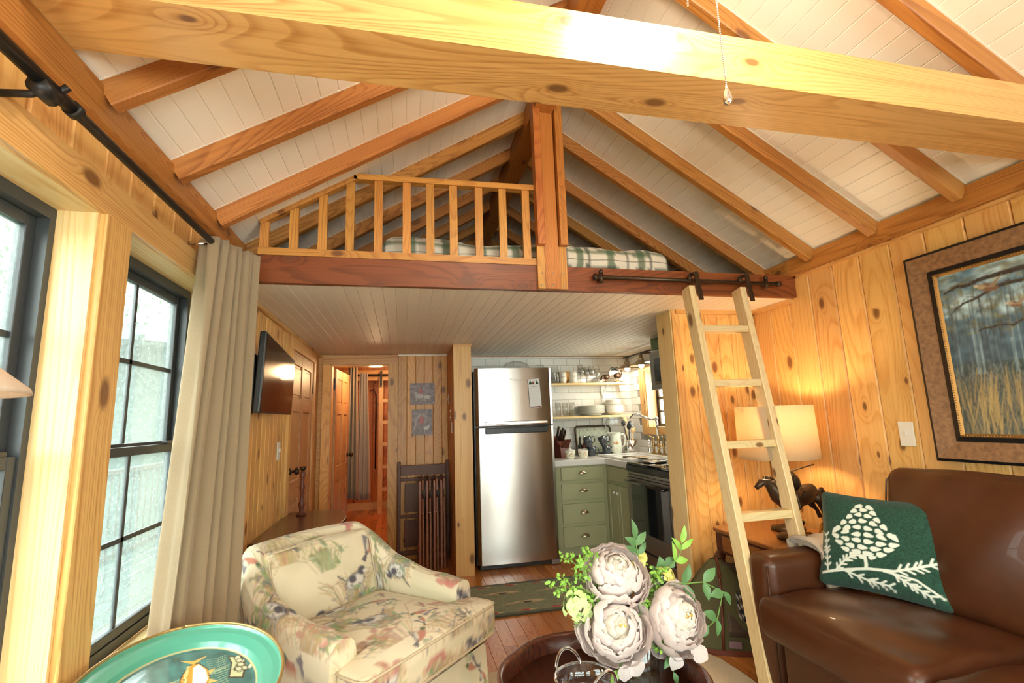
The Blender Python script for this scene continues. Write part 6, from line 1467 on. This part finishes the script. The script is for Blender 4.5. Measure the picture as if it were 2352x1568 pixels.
ac = thing('armchair', 'low cream armchair upholstered with a hunting toile print', 'armchair', (FX, FYy, 0), math.atan2(.725, .689))
ch = Matrix.Translation((FX, FYy, 0)) @ Matrix.Rotation(math.atan2(.725, .689), 4, 'Z')
def seat_cf(ax, sg, p, q): return F_(q.x+.6+(.0 if ax == 2 else .2), q.y+.35) if ax == 2 else (F_(q.y+.3, q.z*1.4+.4+sg*.3) if ax == 0 else F_(q.x+.9, q.z*1.2+.05))
# T cushion: front bar and seat part share one puffed outline
def tcush():
    mb = MB(); out = [(-.375, 0), (.375, 0), (.395, .02), (.395, .13), (.375, .155), (.300, .165), (.285, .19), (.275, .60), (.25, .63), (-.25, .63), (-.275, .60), (-.285, .19), (-.300, .165), (-.375, .155), (-.395, .13), (-.395, .02)]
    pts = []
    for i in range(len(out)):
        a, b_ = V((*out[i], 0)), V((*out[(i+1) % len(out)], 0)); n_ = max(1, int((b_-a).length/.012))
        for k in range(n_): pts.append(a.lerp(b_, k/n_))
    cx, cy = 0, .16
    rings = [(1-.055*(1-math.cos(t)), .415+.070*math.sin(t)*1.0) for t in [PI/2*(i/6-1) for i in range(13)]]
    rings = [(1-.03*(1-math.cos(t)), .415+.065*math.sin(t)) for t in [-PI/2+PI*i/10 for i in range(11)]]
    layers = []
    for sc_, z in rings: layers.append((sc_, z, z > .44))
    for k in range(1, 44): sc_ = .97*(1-k/44); layers.append((sc_, .480+.030*(1-sc_**2.2), True))
    N = len(pts); o = 0
    for sc_, z, top in layers:
        for p in pts:
            x, y = cx+(p.x-cx)*sc_, cy+(p.y-cy)*sc_; mb.v.append((x, y, z))
            mb.c.append(F_(x+.62, y+.31) if top else F_(p.x+.2+p.y, z*1.3+.30))
    for i in range(len(layers)-1):
        for k in range(N): a, b_ = i*N+k, i*N+(k+1) % N; mb.f.append([a, b_, b_+N, a+N])
    mb.f.append(list(range(N))[::-1]); mb.f.append([(len(layers)-1)*N+k for k in range(N)])
    return mb, pts
mb, pts = tcush(); obj('seat_cushion', mb, 'print', ac, True)
M['welt'] = plain('cream_piping', (.60, .48, .32), .85)
for z in (.475, .358): obj('piping', MB().tube([(p.x*1.0, .16+(p.y-.16)*1.0, z) for p in pts[::3]]+[(pts[0].x, pts[0].y, z)], .005, 6), 'welt', ac, True)
# arms and back: one sweep cut into three parts
path = [V((-.345, .155, 0)), V((-.345, .30, 0)), V((-.345, .45, 0)), V((-.345, .57, 0)), V((-.335, .66, 0)), V((-.30, .74, 0)), V((-.24, .785, 0)), V((-.12, .80, 0)), V((0, .805, 0)), V((.12, .80, 0)), V((.24, .785, 0)), V((.30, .74, 0)), V((.335, .66, 0)), V((.345, .57, 0)), V((.345, .45, 0)), V((.345, .30, 0)), V((.345, .155, 0))]
def pth(s):
    s = max(0, min(.99999, s))*(len(path)-1); i = int(s); f = s-i
    p0, p1, p2, p3 = path[max(i-1, 0)], path[i], path[i+1], path[min(i+2, len(path)-1)]
    return .5*((2*p1)+(p2-p0)*f+(2*p0-5*p1+4*p2-p3)*f*f+(3*p1-p0-3*p2+p3)*f**3)
def hgt(s):
    d = min(s, 1-s)*16  # distance in path nodes from the arm front
    def ss(a, b_, t): t = max(0, min(1, (t-a)/(b_-a))); return t*t*(3-2*t)
    return .565+.015*ss(0, 1, d)+.05*ss(1.2, 3.2, d)+.165*ss(2.8, 6.0, d)-.02*ss(6.4, 8, d)*0
prof2 = [(.062, .03), (.062, .20), (.060, .40), (.060, .80), (.058, .90), (.048, .96), (.030, .99), (0, 1.0), (-.030, .99), (-.048, .96), (-.058, .90), (-.055, .80), (-.052, .60), (-.050, .40), (-.050, .10)]
arc = [0]
for i in range(14): arc.append(arc[-1]+math.hypot(prof2[i+1][0]-prof2[i][0], (prof2[i+1][1]-prof2[i][1])*.68))
def sweep(s0, s1, nu):
    def fn(u, v):
        s = s0+(s1-s0)*u; p = pth(s); t = (pth(min(s+.004, 1))-pth(max(s-.004, 0))).normalized(); n_ = V((-t.y, t.x, 0))  # outward is the left of travel... sign fixed below
        k = v*(len(prof2)-1); i = min(int(k), len(prof2)-2); f = k-i; a = prof2[i][0]+(prof2[i+1][0]-prof2[i][0])*f; hz = prof2[i][1]+(prof2[i+1][1]-prof2[i][1])*f
        H2 = hgt(s); lean = .11*max(0, (hz*H2-.45))*2*max(0, math.sin(PI*min(max((s-.25)/.5, 0), 1)))
        q = p+n_*a; flare = .03*max(0, 1-hz*4)*(1 if a > 0 else 0)
        c = V((0, .35, 0)); out = (V((p.x, p.y, 0))-c).normalized()
        return V((q.x+out.x*(lean+flare), q.y+out.y*(lean+flare)+0, hz*H2))
    def cf(u, v, p):
        s = s0+(s1-s0)*u; k = v*14; side = -1 if k < 7 else 1
        return F_(s*2.05+.1, np.interp(v*14, range(15), arc)*(1 if 1 else 0)+.1)
    return MB().grid(fn, nu, 90, cf)
for nm, a, b_, nu in (('arm', .0, .27, 70), ('backrest', .27, .73, 120), ('arm', .73, 1.0, 70)): obj(nm, sweep(a, b_, nu), 'print', ac, True)
# arm fronts
for sx in (-1, 1):
    mb = MB(); x0 = .345*sx
    def fn(u, v, sx=sx, x0=x0):
        a = PI*u; r = .060; z = .50+.065*math.sin(a) if False else 0
        k = u*(len(prof2)-1); i = min(int(k), len(prof2)-2); f = k-i; A_ = prof2[i][0]+(prof2[i+1][0]-prof2[i][0])*f; hz = (prof2[i][1]+(prof2[i+1][1]-prof2[i][1])*f)*.565
        return V((x0+A_*(1-v)*(1 if sx > 0 else -1)*1.0, .155-.022*math.sin(v*PI/2), hz*(1-v)+.30*v))
    obj('arm_front', MB().grid(fn, 70, 14, lambda u, v, p: F_(p.x+.5, p.z+.7)), 'print', ac, True)
# inner back cushion, front panel and skirt
Mb = Matrix.Translation((0, .715, .60)) @ Matrix.Rotation(math.radians(-16), 4, 'X')
obj('back_cushion', MB().rbox((0, 0, 0), (.282, .045, .170), .030, puff=(0, .022, .008), n=60, M=Mb, cf=lambda ax, sg, p, q: F_(q.x+.45, q.z+.95)), 'print', ac, True)
obj('back_piping', MB().tube([Mb @ V(p) for p in ((-.272, -.040, -.15), (-.276, -.042, .12), (-.25, -.040, .160), (0, -.044, .176), (.25, -.040, .160), (.276, -.042, .12), (.272, -.040, -.15))], .0045, 6), 'welt', ac, True)
obj('front_panel', MB().rbox((0, .40, .255), (.30, .32, .11), .03, n=40, cf=lambda ax, sg, p, q: F_(q.x+.3, q.z+.2)), 'print', ac, True)
def skirt(u, v):
    pk = [(-.385, .72), (-.425, .10), (-.41, .075), (.41, .075), (.425, .10), (.385, .72)]
    L_ = [0]; 
    for i in range(5): L_.append(L_[-1]+math.dist(pk[i], pk[i+1]))
    s = u*L_[-1]; i = 0
    while i < 4 and s > L_[i+1]: i += 1
    f = (s-L_[i])/(L_[i+1]-L_[i]); x = pk[i][0]+(pk[i+1][0]-pk[i][0])*f; y = pk[i][1]+(pk[i+1][1]-pk[i][1])*f
    k = 1+.035*v+.008*math.sin(u*95)*v; return V((x*k*.985, .47+(y-.47)*k, .29-.275*v))
obj('skirt', MB().grid(skirt, 300, 40, lambda u, v, p: F_(u*2.4, .3*v+.55)), 'print', ac, True)

# ================================================================== TRAY TABLE
tt = thing('tray_table', 'oval teal enamel tray with a painted trout on a dark stand', 'table', (-.535, 1.455, 0), math.atan2(.94, -.33))
TA, TB = .365, .228
tc_ = Canvas(.80, .50, .002, (.05, .15, .145)); tc_.noise(.25, .03)
R = random.Random(9); ox, oy = .40, .25
for _ in range(12): tc_.ell(R.uniform(.12, .45), R.uniform(.12, .40), R.uniform(.04, .09), R.uniform(.01, .02), (.10, .36, .36), R.uniform(-.2, .2), .30, .8)
def ribbon(x, y, L_, a): 
    tc_.line([(x, y), (x+L_*.5*math.cos(a), y+L_*.5*math.sin(a)+.006), (x+L_*math.cos(a+.1), y+L_*math.sin(a+.1))], .0045, (.42, .55, .34), .8, True)
for k in range(9): ribbon(.52+R.uniform(-.02, .02), .20+.014*k, -.14, R.uniform(.9, 1.3)); ribbon(.62, .12+.02*k, -.07, R.uniform(.8, 1.3)); ribbon(.30, .14+.02*k, -.12, R.uniform(.9, 1.4))
# trout
fx = lambda x: .10+(x-.19)*1.22
fp = [(.24, .20), (.30, .165), (.38, .155), (.45, .18), (.475, .215), (.45, .25), (.38, .275), (.30, .262), (.24, .235)]
sc2 = lambda pts, k=1.: [(fx(.36+(x-.36)*k), .205+(y-.215)*k*.85) for x, y in pts]
tc_.poly(sc2(fp), (.03, .02, .015)); tc_.poly(sc2(fp, .94), (.72, .34, .06)); tc_.poly(sc2([(.25, .20), (.31, .172), (.38, .165), (.44, .188), (.46, .212), (.38, .222), (.27, .222)]), (.80, .82, .74)); tc_.line(sc2([(.25, .226), (.33, .232), (.45, .222)]), .010, (.70, .30, .04)); tc_.line(sc2([(.25, .24), (.34, .250), (.44, .236)]), .010, (.74, .60, .24))
for _ in range(60): tc_.ell(fx(R.uniform(.26, .43)), R.uniform(.222, .248), .0022, .0018, (.05, .03, .02))
for pts_ in ([(.245, .22), (.195, .165), (.215, .22), (.19, .275)], [(.36, .270), (.33, .305), (.39, .280)], [(.38, .16), (.41, .125), (.41, .165)], [(.32, .165), (.31, .135), (.35, .158)], [(.42, .255), (.44, .285), (.445, .245)]): tc_.poly(sc2(pts_), (.75, .44, .10))
tc_.ell(fx(.452), .213, .006, .006, (.9, .8, .4)); tc_.ell(fx(.452), .213, .003, .003, (.01, .01, .01))
tc_.poly([(.17, .095), (.24, .085), (.37, .10), (.40, .05), (.30, .035), (.20, .045)], (.05, .045, .04)); tc_.poly([(.18, .088), (.24, .080), (.36, .093), (.385, .055), (.30, .042), (.20, .052)], (.55, .56, .33))
for _ in range(12):
    x, y = .27+R.gauss(0, .055), .058+R.gauss(0, .014); a = R.uniform(-.5, .5); tc_.ell(x, y, .021, .013, (.06, .05, .04), a); tc_.ell(x, y, .016, .009, (.58, .58, .40), a)
for k in range(14): x = .15+.02*k; tc_.line([(x, .10), (x+.012, .13), (x+.004, .165)], .004, (.42, .55, .34), .8, True)
def trayf(u, v):
    a = 2*PI*u
    prof = [(0, .662), (.70, .662), (.74, .665), (.80, .676), (.90, .688), (.965, .692), (.99, .700), (1.0, .702)]
    r = v; hs_ = np.interp(r, [q[0] for q in prof], [q[1] for q in prof])
    return V((r*TA*math.cos(a), r*TB*math.sin(a), hs_))
def trayc2(u, v, p):
    if v > .985: return (.40, .27, .11)
    if .735 < v < .75: return (.45, .42, .22)
    if v > .74: return (.085, .36, .26)
    q = tc_.at(.40-p.x*1.42, .25+p.y*1.42); return tuple(q)
obj('tray_face', MB().grid(trayf, 300, 110, trayc2), 'enamel', tt, True)
obj('tray_rim', MB().tube([(TA*1.0*math.cos(a), TB*1.0*math.sin(a), .702) for a in [2*PI*i/96 for i in range(97)]], .0042, 8), 'tealrim', tt, True)
obj('tray_underside', MB().shell([(.0, .656), (.72*.99, .656), (.80, .668), (.99, .694), (1.0, .698)], 80, Matrix.Diagonal((TA, TB, 1, 1))), plain('dark_green_enamel', (.03, .12, .07), .3), tt, True)
for x, y in ((.22, .15), (.22, -.15), (-.22, .15), (-.22, -.15)):
    obj('leg', MB().bar((x, y, 0), (x, y, .656), .030, .030), 'dark', tt, bevel=.003)
for q in (((.22, -.15, .61), (.22, .15, .61)), ((-.22, -.15, .61), (-.22, .15, .61)), ((-.22, .15, .61), (.22, .15, .61)), ((-.22, -.15, .61), (.22, -.15, .61)), ((-.22, .15, .12), (.22, .15, .12)), ((-.22, -.15, .12), (.22, -.15, .12))): obj('stretcher', MB().bar(*q, .022, .028), 'dark', tt, bevel=.003)

# ================================================================== OUTDOORS
M['deck'] = plain('wet_grey_decking', (.070, .105, .10), .25, noise=.3, scale=6, var=.15)
M['porchwood'] = plain('grey_green_rail', (.055, .085, .075), .6, noise=.15, scale=8)
M['trunk'] = plain('pine_bark', (.06, .045, .035), .9, noise=.4, scale=8)
M['tree'] = plain('pale_spring_foliage', (.085, .14, .065), .7, noise=.35, scale=2, var=.15)
M['ground'] = plain('garden_ground', (.07, .11, .05), .9, noise=.4, scale=.8)
struct('ground', MB().box(-40, -2.72, -25, 45, -.7, -.6), 'ground', 'green garden ground outside the windows')
dk = struct('porch_floor', MB().box(-2.72, -1.0, -3.5, 9, .0, .06), 'deck', 'wet porch deck outside the windows')
for k in range(12): boxbeam('deck_board', dk, -2.71+.142*k, -2.71+.142*k+.137, -3.5, 9, .06, .085, 'deck')
for nm, (ya, yb_) in (('porch_railing', (-2.0, 8.6)),):
    t = thing(nm, 'porch railing with square balusters outside the window', 'railing', (-2.6, 3.3, .085))
    part('top_rail', MB().box(-2.65, -2.55, ya, yb_, .93, .97), 'porchwood', t, bevel=.004); part('bottom_rail', MB().box(-2.62, -2.58, ya, yb_, .17, .22), 'porchwood', t, bevel=.004)
    y = ya+.1
    while y < yb_-.05: part('baluster', MB().box(-2.615, -2.585, y-.016, y+.016, .22, .93), 'porchwood', t); y += .125
    for y in (ya, 3.3, yb_): part('post', MB().box(-2.66, -2.54, y-.06, y+.06, .085, 1.08), 'porchwood', t, bevel=.006)
pr = thing('porch_roof', 'grey green eave of a neighbouring porch roof among the trees', 'roof', (-3.2, 7.0, 2.2))
part('fascia', MB().add([(-2.9, 5.6, 2.42), (-2.9, 8.6, 2.95), (-2.9, 8.6, 2.60), (-2.9, 5.7, 2.28), (-5.2, 5.6, 2.42), (-5.2, 8.6, 2.95), (-5.2, 8.6, 2.60), (-5.2, 5.7, 2.28)], [(0, 1, 2, 3), (7, 6, 5, 4), (0, 4, 5, 1), (1, 5, 6, 2), (2, 6, 7, 3), (3, 7, 4, 0)]), 'porchwood', pr)
part('roof_board', MB().bar((-2.86, 5.45, 2.44), (-2.86, 8.6, 3.0), .10, .05).bar((-2.86, 6.1, 2.36), (-2.86, 8.5, 2.62), .05, .06), 'deck', pr)
part('wall', MB().box(-5.1, -3.0, 7.6, 8.6, -.6, 2.7), 'porchwood', pr)
tl = [((-7.5, 8.5), 6.5, 'tree nearest the porch roof, pale airy crown'), ((-10.5, 12.5), 7.5, 'tall pale tree behind the porch roof'), ((-6.2, 5.2), 3.6, 'low leafy tree close beyond the railing'), ((-12, 7.0), 8.0, 'distant tree showing in the left window pane'), ((-9.0, 17.0), 8.0, 'farthest tree over the far end of the railing'), ((-14, 14), 9, 'large hazy tree on the horizon beyond the porch')]
for i, ((x, y), h, lab) in enumerate(tl):
    r = random.Random(i+3); t = thing('tree', lab+' outside the window', 'tree', (x, y, -.6)); hh = h
    part('trunk', MB().tube([(x, y, -.6), (x+.1, y, h*.4), (x+.05, y+.2, h*.85)], [.16, .11, .04], 8).tube([(x+.1, y, h*.4), (x+1.0, y-.5, h*.6)], [.06, .02], 6).tube([(x+.1, y, h*.3), (x-.9, y+.6, h*.5)], [.06, .02], 6), 'trunk', t, True)
    lv = MB()
    for _ in range(2600):
        c = V((r.gauss(0, .30), r.gauss(0, .30), r.gauss(0, .28)))*h*.62; p = V((x, y, h*.45))+c
        if p.z < -.3: continue
        d = V((r.uniform(-1, 1), r.uniform(-1, 1), r.uniform(-1, 1))).normalized(); s_ = d.cross(V((0, 0, 1))).normalized(); q = .07*(h/5)
        o = len(lv.v); lv.v += [tuple(p-s_*q*.4), tuple(p+d*q), tuple(p+s_*q*.4), tuple(p-d*q)]; lv.f.append([o, o+1, o+2, o+3])
    setprops(part('foliage', lv, 'tree', t), kind='stuff')
for i, (x, y, s) in enumerate(((-4.2, 3.4, .8), (-4.8, 5.0, 1.0), (-4.0, 6.8, .8))):
    r = random.Random(i+30); t = thing('shrub', ('rounded shrub below the railing, nearest the window', 'middle rounded shrub beyond the railing', 'rounded shrub beyond the railing near the porch roof')[i], 'shrub', (x, y, -.6), group='shrubs beyond the porch railing'); lv = MB()
    for _ in range(900):
        c = V((r.gauss(0, .4), r.gauss(0, .4), r.gauss(0, .35)))*s; p = V((x, y, .1))+c; d = V((r.uniform(-1, 1), r.uniform(-1, 1), r.uniform(-1, 1))).normalized(); s_ = d.cross(V((0, 0, 1))).normalized(); q = .07
        if p.z < -.6: continue
        o = len(lv.v); lv.v += [tuple(p-s_*q*.4), tuple(p+d*q), tuple(p+s_*q*.4), tuple(p-d*q)]; lv.f.append([o, o+1, o+2, o+3])
    setprops(part('foliage', lv, 'tree', t), kind='stuff')
